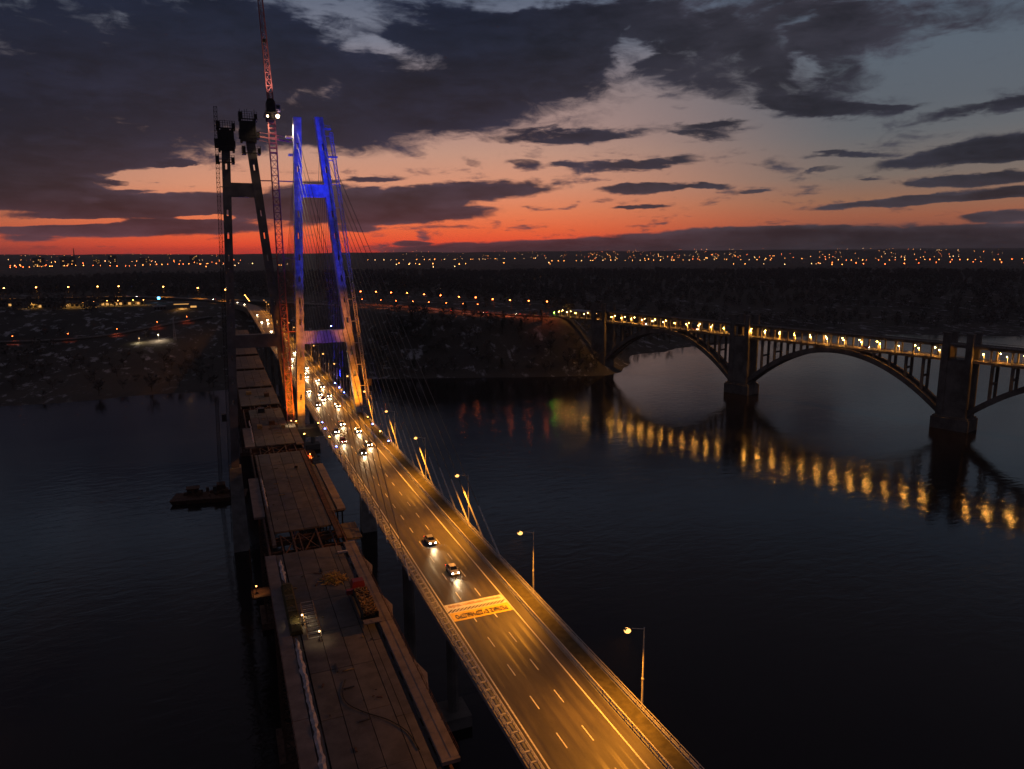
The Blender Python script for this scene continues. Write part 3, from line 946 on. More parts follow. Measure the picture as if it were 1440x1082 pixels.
crossbeam(TL, TR, 78.2, 83.0, twin, MT['raw_steel'], 1.38, 1.43)
crossbeam(TL, TR, 132.6, 137.4, twin, MT['raw_steel'], 1.38, 1.43)
# climbing formwork platforms round the two leg tops
def formwork(X, zt, parent, s):
    for i, (z, o1, o2, dd) in enumerate(((zt - .5, 2.9, 3.3, 3.0), (zt - 6.5, 3.6, 3.3, 3.0), (zt - 12, 3.4, 2.9, 2.9))):
        x = X(z); mb = MB()
        a, b = x - o1, x + o2
        mb.box(a, x - 1.95, 281 - dd, 281 + dd, z, z + .3); mb.box(x + 1.95, b, 281 - dd, 281 + dd, z, z + .3)
        mb.box(x - 1.95, x + 1.95, 281 - dd, 278.7, z, z + .3)
        for px in (a + .1, a + 1.0, b - 1.0, b - .1):
            for py in (281 - dd, 281 + dd - .12):
                mb.box(px - .06, px + .06, py, py + .12, z, z + 2.6)
        for zz in (1.0, 1.8, 2.5):
            mb.box(a, b, 281 - dd, 281 - dd + .1, z + zz, z + zz + .1); mb.box(a, a + .1, 281 - dd, 281 + dd, z + zz, z + zz + .1); mb.box(b - .1, b, 281 - dd, 281 + dd, z + zz, z + zz + .1)
        # mesh screens on part of the sides
        mb.box(a + .02, a + 1.2, 281 - dd + .11, 281 - dd + .16, z + .3, z + 2.4)
        mb.box(b - 1.1, b - .02, 281 - dd + .11, 281 - dd + .16, z + .3, z + 1.8)
        part('work_platform', mb, MT['dark_steel'], parent)
    x = X(zt); mb = MB()
    mb.box(x - 2.6, x + 2.6, 278.2, 278.7, zt - 8, zt - 1); mb.box(x - 2.7, x - 1.95, 278.7, 283.4, zt - 8, zt - 1); mb.box(x + 1.95, x + 2.7, 278.7, 283.4, zt - 8, zt - 1)
    for k in range(7):
        xx = x - 2.4 + k * .8; mb.box(xx - .08, xx + .08, 278.0, 278.2, zt - 8, zt + rng.uniform(1, 3))
    part('formwork_panel', mb, MT['dark_steel'], parent)
formwork(TL, 156.0, twin, 1)
formwork(TR, 159.5, twin, 1)
mb = MB()
mb.beam((TR(152) + 3, 279, 153.5), (XL(152) - 1.8, 279, 152.2), .35, .5); mb.beam((TR(152) + 3, 279, 154.9), (XL(152) - 1.8, 279, 153.6), .12)
mb.beam((TR(152) + 3, 279, 152.2), (XL(152) - 6, 279, 150.9), .14)
part('tie_gangway', mb, MT['crane_red'], twin)

# ------------------------------------------------------------------ hoists, tower crane, floodlights
def hoist(name, label, p, q, ties, Xleg, s, yc=281.0):
    t = thing(name, label, 'hoist', (p[0], p[1], 0), 'builders hoists beside the pylon legs')
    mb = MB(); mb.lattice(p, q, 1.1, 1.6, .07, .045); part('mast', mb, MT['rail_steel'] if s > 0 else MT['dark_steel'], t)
    P, Q = Vector(p), Vector(q)
    for z in ties:
        k = (z - P.z) / (Q.z - P.z); a = P + (Q - P) * k
        x = Xleg(z) + s * 1.4
        mb = MB(); mb.beam((a.x - s * .55, a.y - .4, z), (x, yc - .6, z), .16); mb.beam((a.x - s * .55, a.y + .4, z), (x, yc + .6, z), .16)
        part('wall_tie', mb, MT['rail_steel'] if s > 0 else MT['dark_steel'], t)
    k = .12 if s > 0 else .3
    a = P + (Q - P) * k
    mb = MB(); mb.box(a.x + s * .65, a.x + s * 2.2, a.y - 1.2, a.y + 1.2, a.z, a.z + 2.6); mb.box(a.x + s * .6, a.x + s * 2.3, a.y - 1.3, a.y + 1.3, a.z + 2.6, a.z + 2.8)
    part('hoist_cage', mb, MT['dark_steel'], t)
    return t
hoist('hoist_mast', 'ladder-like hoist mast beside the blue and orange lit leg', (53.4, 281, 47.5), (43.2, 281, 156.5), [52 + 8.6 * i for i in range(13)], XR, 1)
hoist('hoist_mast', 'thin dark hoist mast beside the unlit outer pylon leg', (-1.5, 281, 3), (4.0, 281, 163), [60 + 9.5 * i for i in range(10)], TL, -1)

crane = thing('tower_crane', 'red lattice tower crane rising between the two pylons with a steep jib', 'crane', (22.3, 279, 0))
mb = MB(); mb.lattice((22.3, 279, -2), (22.3, 279, 148), 2.3, 2.6, .14, .075); part('mast', mb, MT['crane_red'], crane)
mb = MB()
for k in range(7):
    z0 = 148 + k * 1.65; mb.box(21.0, 23.6, 277.7, 277.9, z0, z0 + .35); mb.box(21.0, 23.6, 280.1, 280.3, z0, z0 + .35); mb.box(21.0, 21.2, 277.9, 280.1, z0, z0 + .35); mb.box(23.4, 23.6, 277.9, 280.1, z0, z0 + .35)
for x in (21.1, 23.5):
    for y in (277.8, 280.2):
        mb.box(x - .16, x + .16, y - .16, y + .16, 146, 159.5)
part('climbing_cage', mb, MT['crane_red'], crane)
mb = MB(); mb.tube((22.3, 279, 159.5), (22.3, 279, 161.4), 1.5, 1.7, 12); mb.box(20.2, 24.4, 276.5, 287, 161.4, 162.0)
mb.box(20.8, 23.8, 277.2, 282, 162.0, 165.3); mb.hexa([(20.8, 277.2, 165.3), (23.8, 277.2, 165.3), (23.8, 282, 165.3), (20.8, 282, 165.3), (21.4, 278, 166.6), (23.2, 278, 166.6), (23.2, 281, 166.6), (21.4, 281, 166.6)])
mb.box(20.9, 23.7, 284.5, 287, 159.8, 161.4)
part('slewing_platform', mb, MT['dark_steel'], crane)
mb = MB(); mb.box(23.85, 25.4, 276.6, 278.8, 162.1, 164.4); part('operator_cab', mb, MT['crane_white'], crane)
mb = MB(); mb.box(24.0, 25.25, 276.56, 276.6, 162.9, 164.1); mb.box(25.4, 25.43, 276.8, 278.5, 162.9, 164.1); part('cab_window', mb, MT['glass'], crane)
JT = Vector((20.4, 282.5, 226))
mb = MB(); mb.lattice((22.3, 278.0, 166.0), JT, 1.9, 2.2, .13, .075, 0, 1.2); jib = part('jib', mb, MT['crane_red'], crane)
mb = MB(); mb.tube((22.3, 284.5, 170), JT - Vector((0, 0, 1)), .05, n=4); mb.beam((21.4, 281, 162), (22.3, 284.5, 170), .2); mb.beam((23.2, 281, 162), (22.3, 284.5, 170), .2); mb.beam((22.3, 287, 162), (22.3, 284.5, 170), .16)
part('luffing_gear', mb, MT['dark_steel'], crane)
mb = MB(); mb.box(20.9, 22.0, 277.0, 278.2, 184.8, 185.8); part('anemometer_box', mb, MT['dark_steel'], crane)
for z in (83.5, 110.8, 138.4):
    mb = MB()
    mb.beam((TR(z) + 1.35, 279, z), (21.1, 278.3, z), .2); mb.beam((23.5, 278.3, z), (XL(z) - 1.35, 279, z), .2)
    mb.beam((TR(z) + 1.35, 281, z), (21.1, 280.2, z), .2); mb.beam((23.5, 280.2, z), (XL(z) - 1.35, 281, z), .2)
    part('mast_tie', mb, MT['crane_red'], crane)
for i, (x, r, z) in enumerate(((24.3, .62, 160.3), (20.9, .36, 160.2))):
    mb = MB(); mb.box(x - .5, x + .5, 276.4, 277.2, z - .5, z + .5); mb.beam((x, 277, z), (22.3, 278.5, z + .8), .15)
    fl = part('floodlight', mb, MT['dark_steel'], crane)
    mb = MB(); mb.ball((x, 276.25, z), r, rz=r); part('lens', mb, MT['flood_white'], fl, True)
spot('crane_flood_light', (25.4, 280.2, 160.2), (42, 281, 122), 30000, (1, .78, .5), 100, .6, .4, crane)
spot('crane_flood_light', (20.8, 276.0, 160.2), (17, 277, 140), 9000, (1, .7, .4), 90, .6, .4, crane)
spot('crane_flood_light', (22.3, 274.0, 164.0), (20.5, 283, 195), 15000, (1, .62, .42), 40, .9, .4, crane)

def floodlight(loc, target, power, color, angle, lensm, label, blend=.7, group=None):
    t = thing('floodlight', label, 'floodlight', loc, group)
    L = Vector(loc); d = (Vector(target) - L).normalized()
    mb = MB(); mb.beam(L, L + Vector((0, 0, .7)), .12); c = L + Vector((0, 0, .85)); mb.beam(c - d * .25, c + d * .2, .8, .6); part('housing', mb, MT['dark_steel'], t)
    mb = MB(); q = c + d * .34; mb.ball(tuple(q), .26); part('lens', mb, MT[lensm], t, True)
    spot('beam', tuple(c + d * .75), target, power, color, angle, blend, .3, t)
    return t
G = 'floodlights lighting the pylon'
BLUE = (0.012, 0.03, 1.15)
# blue beams on the upper legs, set on the deck edges short of the pylon and beyond it
for lx, ty, tz, pw, cone, lab in ((31.6, 226, 146, 520000, 14, 'blue floodlight on the road edge aimed at the top of the left lit leg'), (31.6, 252, 121, 170000, 19, 'blue floodlight by the guard rail aimed at the middle of the left lit leg'),
                                  (48.6, 226, 146, 560000, 14, 'blue floodlight on the walkway aimed at the top of the right lit leg'), (48.6, 252, 121, 180000, 19, 'blue floodlight on the walkway aimed at the middle of the right lit leg')):
    left = lx < 40
    floodlight((lx, ty, DZ + .15), ((XL if left else XR)(tz) + (1.6 if left else 0), 279, tz), pw, BLUE, cone, 'flood_blue', lab, 1.0, G)
floodlight((40.0, 283.0, 83.4), (38.5, 286, 96), 9000, BLUE, 60, 'flood_blue', 'small blue floodlight on the back edge of the lit lower crossbeam', .8, G)
floodlight((32.0, 262.5, DZ + .1), (36.2, 279, 81), 24000, (.16, .03, .8), 36, 'flood_blue', 'added violet floodlight on the guard rail aimed at the lit lower crossbeam', 1.0, G)  # added lamp that tints the lower crossbeam violet
for i, y in enumerate((318, 331, 344)):
    floodlight((49.0, y, DZ + .2), (44 - i, 286 + 4 * i, 100 + 12 * i), 60000, BLUE, 40, 'flood_blue', nth(i + 1) + ' blue floodlight on the walkway just beyond the lit pylon', .7, G)
# amber floods at the feet
AMB = (1.0, 0.25, 0.008)
floodlight((25.6, 264, 46.0), (25.9, 278.5, 60), 40000, AMB, 62, 'flood_amber', 'amber floodlight at the foot of the left lit leg', .9, G)
floodlight((30.7, 262, DZ + .1), (27.0, 279, 66), 16000, AMB, 44, 'flood_amber', 'amber floodlight on the left guard rail near the lit leg', .9, G)
floodlight((49.2, 264, DZ + .2), (46.6, 278, 60), 46000, AMB, 60, 'flood_amber', 'amber floodlight at the foot of the right lit leg', .9, G)
floodlight((31.5, 240, DZ + .1), (27.2, 279, 86), 140000, AMB, 19, 'flood_amber', 'amber floodlight on the left guard rail aimed at the waist of the left lit leg', 1.0, G)
floodlight((48.8, 240, DZ + .2), (46.2, 279, 86), 140000, AMB, 19, 'flood_amber', 'amber floodlight on the walkway aimed at the waist of the right lit leg', 1.0, G)
floodlight((23.4, 268, DZ + .1), (21.5, 279, 58), 3500, AMB, 60, 'flood_amber', 'amber floodlight on the unfinished deck below the bare inner leg', .9, G)

# ------------------------------------------------------------------ arch bridge across the river
A0 = Vector((430.5, 303.5, 0)); AU = Vector((-0.2785, 0.9604, 0)).normalized(); AV = Vector((AU.y, -AU.x, 0)); SP = 156.2
arch = thing('arch_bridge', 'old concrete double-deck arch bridge with lit lower road across the river', 'bridge', tuple(A0))
def aw(u, v, z): return tuple(A0 + AU * u + AV * v + Vector((0, 0, z)))
def abox(mb, u0, u1, v0, v1, z0, z1, m=0, s=0.0):
    """box in bridge coordinates; s = rise per metre along u"""
    mb.hexa([aw(u0, v0, z0 + s * u0), aw(u1, v0, z0 + s * u1), aw(u1, v1, z0 + s * u1), aw(u0, v1, z0 + s * u0), aw(u0, v0, z1 + s * u0), aw(u1, v0, z1 + s * u1), aw(u1, v1, z1 + s * u1), aw(u0, v1, z1 + s * u0)], m)
GR = 0.0095
UA, UB = -SP * 1.35, SP * 2 + 66
OC = MT['old_concrete']
def seg_parts(name, v0, v1, z0, z1, ua=UA, ub=UB, st=SP / 7):
    k = 0; u = ua
    mb = MB()
    while u < ub - .1:
        abox(mb, u, min(u + st, ub) - .02, v0, v1, z0, z1, 0, GR); u += st
    return part(name, mb, OC, arch)
seg_parts('lower_deck', -5.6, 5.6, 43.6, 45.0)
for v in (-5.55, 5.55):
    mb = MB(); abox(mb, UA, UB, v - .08, v + .08, 45.85, 46.0, 0, GR); abox(mb, UA, UB, v - .05, v + .05, 45.4, 45.5, 0, GR); abox(mb, UA, UB, v - .12, v + .12, 45.004, 45.12, 0, GR)
    u = UA
    while u < UB:
        abox(mb, u, u + .14, v - .07, v + .07, 45.12, 45.85, 0, GR); u += 2.2
    part('lower_railing', mb, OC, arch)
mb = MB(); abox(mb, UA, UB, -4.2, 4.2, 45.004, 45.06, 0, GR); part('lower_road', mb, MT['asphalt'], arch)
UBU = SP * 2 + 12
seg_parts('upper_deck', -5.8, 5.8, 52.6, 54.2, UA, UBU)
seg_parts('upper_cornice', -6.3, -5.8, 53.9, 54.6, UA, UBU); seg_parts('upper_cornice', 5.8, 6.3, 53.9, 54.6, UA, UBU)
for v in (-6.05, 6.05):
    mb = MB(); abox(mb, UA, UBU, v - .08, v + .08, 55.6, 55.8, 0, GR)
    u = UA
    while u < UBU:
        abox(mb, u, u + .2, v - .09, v + .09, 54.6, 55.6, 0, GR); u += 2.8
    part('upper_railing', mb, OC, arch)
for k in (-1, 0, 1, 2):
    uc = SP * k
    mb = MB()
    if k < 2:
        abox(mb, uc - 11, uc + 11, -8, 8, -6, 7.5)
        abox(mb, uc - 10.2, uc + 10.2, -7.4, 7.4, 7.5, 8.6)
    abox(mb, uc - 9, uc + 9, -6.6, 6.6, 8 if k < 2 else -4, 43.55 + GR * uc)
    for u in (-8.6, 4.8):
        for v in (-7.0, 4.2):
            abox(mb, uc + u, uc + u + 3.8, v, v + 2.8, 8 if k < 2 else -4, 61.0 + GR * uc)
            abox(mb, uc + u - .3, uc + u + 4.1, v - .3, v + 3.1, 61.0 + GR * uc, 61.7 + GR * uc)
    part('pier', mb, OC, arch)
def yarc(t, zc, zs): return zs + (zc - zs) * (1 - (2 * t - 1) ** 2)
for k in (-2, -1, 0, 1):
    ua, ub = SP * k + 9.0, SP * (k + 1) - 9.0
    zc = 40.2 + GR * (ua + ub) / 2
    for v0, v1 in ((-6.0, -2.4), (2.4, 6.0)):
        mb = MB(); N = 36
        for i in range(N):
            a, b = i / N, (i + 1) / N
            P = []
            for t in (a, b):
                th = 2.3 + 3.6 * abs(2 * t - 1) ** 1.5
                P.append((ua + (ub - ua) * t, yarc(t, zc, 10.0), yarc(t, zc + 2.4, 10.0) + th * .55 + (0.6 * abs(2 * t - 1))))
            (u0, l0, h0), (u1, l1, h1) = P
            mb.hexa([aw(u0, v0, l0), aw(u1, v0, l1), aw(u1, v1, l1), aw(u0, v1, l0), aw(u0, v0, h0), aw(u1, v0, h1), aw(u1, v1, h1), aw(u0, v1, h0)])
        part('arch_rib', mb, OC, arch)
    nb = 13
    for i in range(1, nb):
        t = i / nb; u = ua + (ub - ua) * t
        zr = yarc(t, zc + 2.4, 10.0) + 1.2
        zt = 43.55 + GR * u
        if zt - zr < 1.2: continue
        for v in (-5.2, 3.8):
            mb = MB(); abox(mb, u - .8, u + .8, v, v + 1.4, zr - 1.5, zt); part('spandrel_column', mb, OC, arch)
        if zt - zr > 13:
            mb = MB(); abox(mb, u - .6, u + .6, -3.8, 3.8, (zr + zt) / 2 - .6, (zr + zt) / 2 + .6); part('cross_strut', mb, OC, arch)
        mb = MB(); abox(mb, u - .7, u + .7, -5.4, 5.4, zt - 1.0, zt - .02); part('cap_beam', mb, OC, arch)
u = UA + 3
cm = MB(); cm.box(-.45, .45, -.45, .45, 0, 7.6); cm.box(-.75, .75, -.5, .5, 6.7, 7.6)
cme = cm.mesh('deck_column', OC)
ANG = math.atan2(AU.y, AU.x)
while u < UBU:
    if min(abs(u - SP * k) for k in (-1, 0, 1, 2)) > 9.5:
        for v in (-5.0, 5.0):
            o = link('deck_column', cme, arch); o.location = Vector(aw(u, v, 45.0 + GR * u)) - arch.location; o.rotation_euler = (0, 0, ANG)
    u += 11.15
# lamps of the lower road
lp = MB(); lp.tube((0, 0, 0), (0, 0, 4.0), .12, .1, 6); lp.tube((0, 0, 4.0), (0, .5, 4.8), .09, .08, 6); lp.tube((0, .5, 4.8), (0, 1.2, 5.0), .08, .07, 6)
ll = MB(); ll.add([(.36, 1.3, 4.9), (0, 1.66, 4.9), (-.36, 1.3, 4.9), (0, .94, 4.9), (0, 1.3, 5.15), (0, 1.3, 4.6)], [(0, 1, 4), (1, 2, 4), (2, 3, 4), (3, 0, 4), (1, 0, 5), (2, 1, 5), (3, 2, 5), (0, 3, 5)])
lpm2, llm2 = lp.mesh('pole', MT['lamp_post_white']), ll.mesh('lens', MT['lamp_arch'], smooth=True)
al0 = thing('bridge_lamp', 'x', 'street lamp', (0, 0, 0), 'lamps on the lower road of the arch bridge')
link('pole', lpm2, al0); link('lens', llm2, al0)
spot('lamp_light', (0, 1.3, 4.5), (0, 1.6, 0), 3600, (1, .42, .06), 150, .5, .3, al0)
first = True
cnt = {-1: 0, 1: 0}
u = -64.0
while u < UB:
    for s in (-1, 1):
        if min(abs(u - SP * k) for k in (-1, 0, 1, 2)) < 6: continue
        cnt[s] += 1
        lab = nth(cnt[s]) + ' lamp on the ' + ('near' if s < 0 else 'far') + ' kerb of the arch bridge counting from the right'
        loc = aw(u + (0 if s < 0 else 7), 3.3 * s * 1.4, 45.06 + GR * u)
        rz = ANG if s < 0 else ANG + math.pi
        if first:
            al0.location = loc; al0.rotation_euler = (0, 0, rz); al0['label'] = lab; first = False
        else:
            q_ = dup(al0, loc, rz, lab)
            if u > SP * 2 + 8:      # ashore only the lens stays: spot removed to keep the slope dark
                for c_ in list(q_.children):
                    if c_.type == 'LIGHT': bpy.data.objects.remove(c_)
    u += 12.4

# ------------------------------------------------------------------ lamps of the roads ashore
def lampmeshes(h, lens, r=.42, reach=1.8):
    a = MB(); a.tube((0, 0, -1), (0, 0, h), .16, .1, 6); a.tube((0, 0, h), (-reach, 0, h + .4), .07, .06, 6); a.box(-reach - .9, -reach, -.18, .18, h + .3, h + .5)
    b = MB(); b.ball((-reach - .4, 0, h + .22), r, rz=r * .7)
    return a.mesh('pole', MT['dark_steel']), b.mesh('lens', MT[lens], smooth=True)
def lamp_row(pts, h, lens, label, group, r=.42, rz=0.0, power=0, color=SODIUM, cat='street lamp'):
    pm, lm = lampmeshes(h, lens, r)
    t0 = None
    for i, p in enumerate(pts):
        lab = nth(i + 1) + ' ' + label
        if t0 is None:
            t0 = thing('street_lamp', lab, cat, p, group); link('pole', pm, t0); link('lens', lm, t0); t0.rotation_euler = (0, 0, rz)
            if power: spot('lamp_light', Vector(p) + Vector((-2.2, 0, h - .3)), Vector(p) + Vector((-3.4, 0, 0)), power, color, 112, .7, .4, t0)
        else:
            dup(t0, p, rz, lab)
def gz(x, y, d=0.0): return (x, y, float(ground(x, y)) + d)
lamp_row([(-286, 1243, 52), (-247, 1246, 52), (-205, 1240, 52), (-166, 1234, 52), (-137, 1224, 52), (-74, 1184, 51.5), (-26, 1126, 51), (10, 1062, 50.5)], 15, 'lamp_far', 'tall lamp along the curving highway from the left', 'lamps along the far highway', .95, rad(90), 150000)
lamp_row([(29.5, 850 + 30 * i, 50) for i in range(5)], 12, 'lamp_far', 'lamp on the left kerb where the road reaches land', 'lamps where the road bridge lands', .5, math.pi, 0)
lamp_row([(x, y, float(max(ground(x, y), 48))) for x, y in [(153, 925), (170, 916), (184, 889), (197, 863), (211, 839), (225, 814), (238, 791), (250, 760), (263, 741), (273, 715), (284, 693), (297, 674), (309, 655)]], 16, 'lamp_red', 'tall red lamp on the far side of the bank top road from the left', 'red lamps along the bank top road', .75, rad(30), 15000, (1, .16, .03))
lamp_row([(x, y, 48.6) for x, y in [(156, 851), (173, 827), (186, 805), (200, 783), (213, 764), (227, 744), (240, 725), (250, 707)]], 11, 'lamp_red', 'low red lamp on the near side of the bank top road from the left', 'low red lamps along the bank top road', .45, rad(210), 3000, (1, .2, .04))
lamp_row([gz(*q) for q in [(-196, 856), (-148, 860), (-104, 872), (-66, 896), (-36, 916)]], 8, 'lamp_red', 'red lamp along the narrow low bank road from the left', 'red lamps along the low bank road', .42, rad(-90), 1500, RED)
gl = thing('signal_light', 'green signal light at the far landing of the arch bridge', 'signal light', aw(UB - 3, -7.0, 46))
mb = MB(); mb.tube(aw(UB - 3, -7.0, 43), aw(UB - 3, -7.0, 52), .12, .1, 6); part('pole', mb, MT['rail_steel'], gl)
mb = MB(); mb.ball(aw(UB - 3, -7.2, 52), .4); part('lens', mb, MT['green_light'], gl, True)
pav = thing('toll_pavilion', 'flat-roofed pale pavilion beside the end of the arch bridge', 'pavilion', aw(UBU + 14, -2, 48.3))
mb = MB(); abox(mb, UBU + 4, UBU + 30, -8, -5.9, 51.6, 52.4, 0, 0.0095); abox(mb, UBU + 4, UBU + 30, 5.9, 8, 51.6, 52.4, 0, .0095); abox(mb, UBU + 4, UBU + 30, -5.9, 5.9, 52.1, 52.6, 0, .0095); part('roof', mb, MT['pale_roof'], pav)
for u_ in (UBU + 5, UBU + 13, UBU + 21, UBU + 28):
    for v_ in (-7.4, 7.4):
        mb = MB(); abox(mb, u_, u_ + .8, v_ - .4, v_ + .4, 44, 51.58, 0, .0095); part('column', mb, OC, pav)

# ------------------------------------------------------------------ cars
def car_meshes():
    body = MB()
    # rounded lower body as a loft of cross sections along y (front at -y)
    prof = [(-2.2, .62, .42, .62), (-2.05, .80, .30, .78), (-1.2, .88, .24, .92), (0, .90, .22, .95), (1.3, .89, .24, .98), (2.05, .82, .32, .95), (2.2, .70, .45, .80)]
    rings = []
    for (y, w, zb, zt) in prof:
        rings.append([(-w * .9, y, zb), (w * .9, y, zb), (w, y, (zb + zt) / 2), (w * .93, y, zt), (-w * .93, y, zt), (-w, y, (zb + zt) / 2)])
    vs = [p for r in rings for p in r]; fs = []
    for i in range(len(rings) - 1):
        for j in range(6):
            fs.append((i * 6 + j, i * 6 + (j + 1) % 6, i * 6 + 6 + (j + 1) % 6, i * 6 + 6 + j))
    fs.append((0, 5, 4, 3, 2, 1)); k = (len(rings) - 1) * 6; fs.append((k, k + 1, k + 2, k + 3, k + 4, k + 5))
    body.add(vs, fs)
    body.hexa([(-.80, -1.15, .93), (.80, -1.15, .93), (.82, 1.75, .96), (-.82, 1.75, .96), (-.62, -.35, 1.42), (.62, -.35, 1.42), (.64, 1.05, 1.44), (-.64, 1.05, 1.44)])
    body.box(-1.0, -.86, -.62, -.42, .95, 1.08); body.box(.86, 1.0, -.62, -.42, .95, 1.08)
    gl = MB()
    gl.hexa([(-.72, -1.10, .985), (.72, -1.10, .985), (.72, -1.06, .985), (-.72, -1.06, .985), (-.60, -.40, 1.40), (.60, -.40, 1.40), (.6, -.36, 1.40), (-.6, -.36, 1.40)])
    gl.hexa([(-.72, 1.66, 1.0), (.72, 1.66, 1.0), (.72, 1.70, 1.0), (-.72, 1.70, 1.0), (-.6, 1.06, 1.41), (.6, 1.06, 1.41), (.6, 1.12, 1.41), (-.6, 1.12, 1.41)])
    for s in (-1, 1):
        gl.hexa([(s * .80, -.85, .99), (s * .84, -.85, .99), (s * .84, 1.4, .99), (s * .80, 1.4, .99), (s * .64, -.35, 1.38), (s * .68, -.35, 1.38), (s * .68, .98, 1.38), (s * .64, .98, 1.38)])
    wh = MB(); wh.tube((-.11, 0, 0), (.11, 0, 0), .33, .33, 12)
    rim = MB(); rim.tube((-.125, 0, 0), (.125, 0, 0), .2, .2, 8)
    hl = MB(); hl.ball((0, -2.10, .68), .16, rz=.12)
    tl = MB(); tl.box(-.2, .2, 2.1, 2.2, .68, .82)
    pl = MB(); pl.box(-.26, .26, -2.225, -2.19, .46, .57)
    return body, gl, wh, rim, hl, tl, pl
CB, CG, CWm, CRm, CH, CTl, CP = car_meshes()
gme, wme, rme, hme, tme, pme = CG.mesh('window_glass', MT['glass']), CWm.mesh('wheel', MT['rubber']), CRm.mesh('rim', MT['rail_steel']), CH.mesh('headlight', MT['head'], smooth=True), CTl.mesh('taillight', MT['tail']), CP.mesh('number_plate', MT['road_white'])
paints = {}
def make_car(colname, col, label, loc, group, rz=0.0, beam=True):
    if colname not in paints:
        m = mat(colname + '_car_paint', col, 0.28, 0.25, var=0.0)
        paints[colname] = CB.mesh('body', m)
    t = thing('car', label, 'car', loc, group); t.rotation_euler = (0, 0, rz)
    link('body', paints[colname], t); link('window_glass', gme, t)
    for sx in (-1, 1):
        for y in (-1.35, 1.35):
            w = link('wheel', wme, t); w.location = (sx * .80, y, .33); r = link('rim', rme, w)
        h = link('headlight', hme, t); h.location = (sx * .60, 0, 0)
        r = link('taillight', tme, t); r.location = (sx * .58, 0, 0)
    link('number_plate', pme, t)
    if beam:
        d = spot('headlight_beam', (0, -2.35, .66), (0, -22, -.2), 2200, (1, .66, .32), 66, .8, .5)
        d.parent = t
    return t
CARS = [(38.9, 126.5, 'white'), (38.9, 142.5, 'silver'), (38.8, 219.5, 'black'), (42.5, 228.5, 'grey'), (35.2, 236, 'red'), (42.5, 248, 'white'), (35.3, 250.5, 'blue'), (38.9, 261, 'white'), (42.4, 294, 'silver'), (38.8, 310, 'red'), (38.9, 322, 'white'), (42.5, 341, 'black'),
        (42.5, 360, 'white'), (38.8, 372, 'silver'), (42.4, 430, 'grey'), (35.2, 415, 'white'), (38.8, 405, 'black'), (42.4, 318, 'silver'), (35.2, 300, 'grey'), (35.2, 332, 'white'), (38.8, 384, 'grey'), (35.1, 366, 'silver'), (42.4, 402, 'blue'), (38.7, 442, 'white'), (42.4, 470, 'silver'), (35.2, 505, 'grey'), (38.1, 613, 'black'), (40.6, 686, 'white'), (36.0, 703, 'silver'), (42.4, 724, 'grey'), (36.5, 790, 'blue')]
PC = {'white': (.7, .7, .7), 'silver': (.4, .41, .42), 'black': (.015, .015, .018), 'grey': (.12, .125, .13), 'blue': (.03, .06, .2), 'red': (.3, .02, .02)}
CARS.sort(key=lambda q: q[1])
for i, (x, y, c) in enumerate(CARS):
    lane = 'left' if x < 37 else ('middle' if x < 41 else 'right')
    make_car(c, PC[c], f"{c} car with headlights on in the {lane} lane, {nth(i + 1)} from the painted slogan", (x, y, DZ + .005), 'cars driving across the bridge')
for i, (x, y, z, rz) in enumerate([(31, 966, 50.3, -.3), (24, 1000, 50.6, -.5), (-5, 1078, 51.2, -.75), (-110, 1196, 52.1, -1.1), (-232, 1227, 52.2, -1.5)]):
    make_car('silver', PC['silver'], f"{nth(i + 1)} small car with headlights on the curving far highway", (x, y, z), 'cars on the far highway', rz)
for i, u_ in enumerate((60, 205, 262)):
    p = aw(u_, 1.8, 45.1 + GR * u_)
    make_car('red', PC['red'], f"{nth(i + 1)} car on the lower road of the arch bridge from the right", p, 'cars on the arch bridge', ANG - math.pi / 2, False)
for i, (a, b) in enumerate([(24, 25), (17, 18), (10, 11)]):
    p, q = Vector(CW[a]), Vector(CW[b]); d = q - p
    make_car('grey', PC['grey'], f"{nth(i + 1)} small car with red tail lights on the bank top road", tuple(p + Vector((0, 0, .02))), 'cars on the bank top road', math.atan2(d.y, d.x) + math.pi / 2, False)

# ------------------------------------------------------------------ things on the unfinished deck
Dk = DZ + .03
tr = thing('dump_truck', 'parked truck with red cab and an open bed full of scrap on the unfinished deck', 'truck', (19.9, 117.5, Dk))
def tp(name, fn, m, par=tr, smooth=False):
    mb = MB(); fn(mb); return part(name, mb, MT[m], par, smooth)
tp('chassis', lambda b: (b.box(19.4, 19.6, 112, 126, Dk + .7, Dk + 1.0), b.box(20.3, 20.5, 112, 126, Dk + .7, Dk + 1.0), b.box(18.9, 21.0, 112.2, 121.8, Dk + 1.0, Dk + 1.25)), 'dark_steel')
tp('cab', lambda b: (b.hexa([(18.75, 123.4, Dk + .6), (21.15, 123.4, Dk + .6), (21.15, 125.7, Dk + .6), (18.75, 125.7, Dk + .6), (18.8, 123.4, Dk + 2.2), (21.1, 123.4, Dk + 2.2), (21.1, 125.6, Dk + 2.2), (18.8, 125.6, Dk + 2.2)]),
                     b.hexa([(18.8, 123.4, Dk + 2.2), (21.1, 123.4, Dk + 2.2), (21.1, 125.6, Dk + 2.2), (18.8, 125.6, Dk + 2.2), (18.95, 123.5, Dk + 3.0), (20.95, 123.5, Dk + 3.0), (20.95, 125.1, Dk + 3.0), (18.95, 125.1, Dk + 3.0)])), 'truck_red')
tp('windscreen', lambda b: b.hexa([(18.95, 125.62, Dk + 2.25), (20.95, 125.62, Dk + 2.25), (20.95, 125.66, Dk + 2.25), (18.95, 125.66, Dk + 2.25), (19.05, 125.2, Dk + 2.92), (20.85, 125.2, Dk + 2.92), (20.85, 125.24, Dk + 2.92), (19.05, 125.24, Dk + 2.92)]), 'glass')
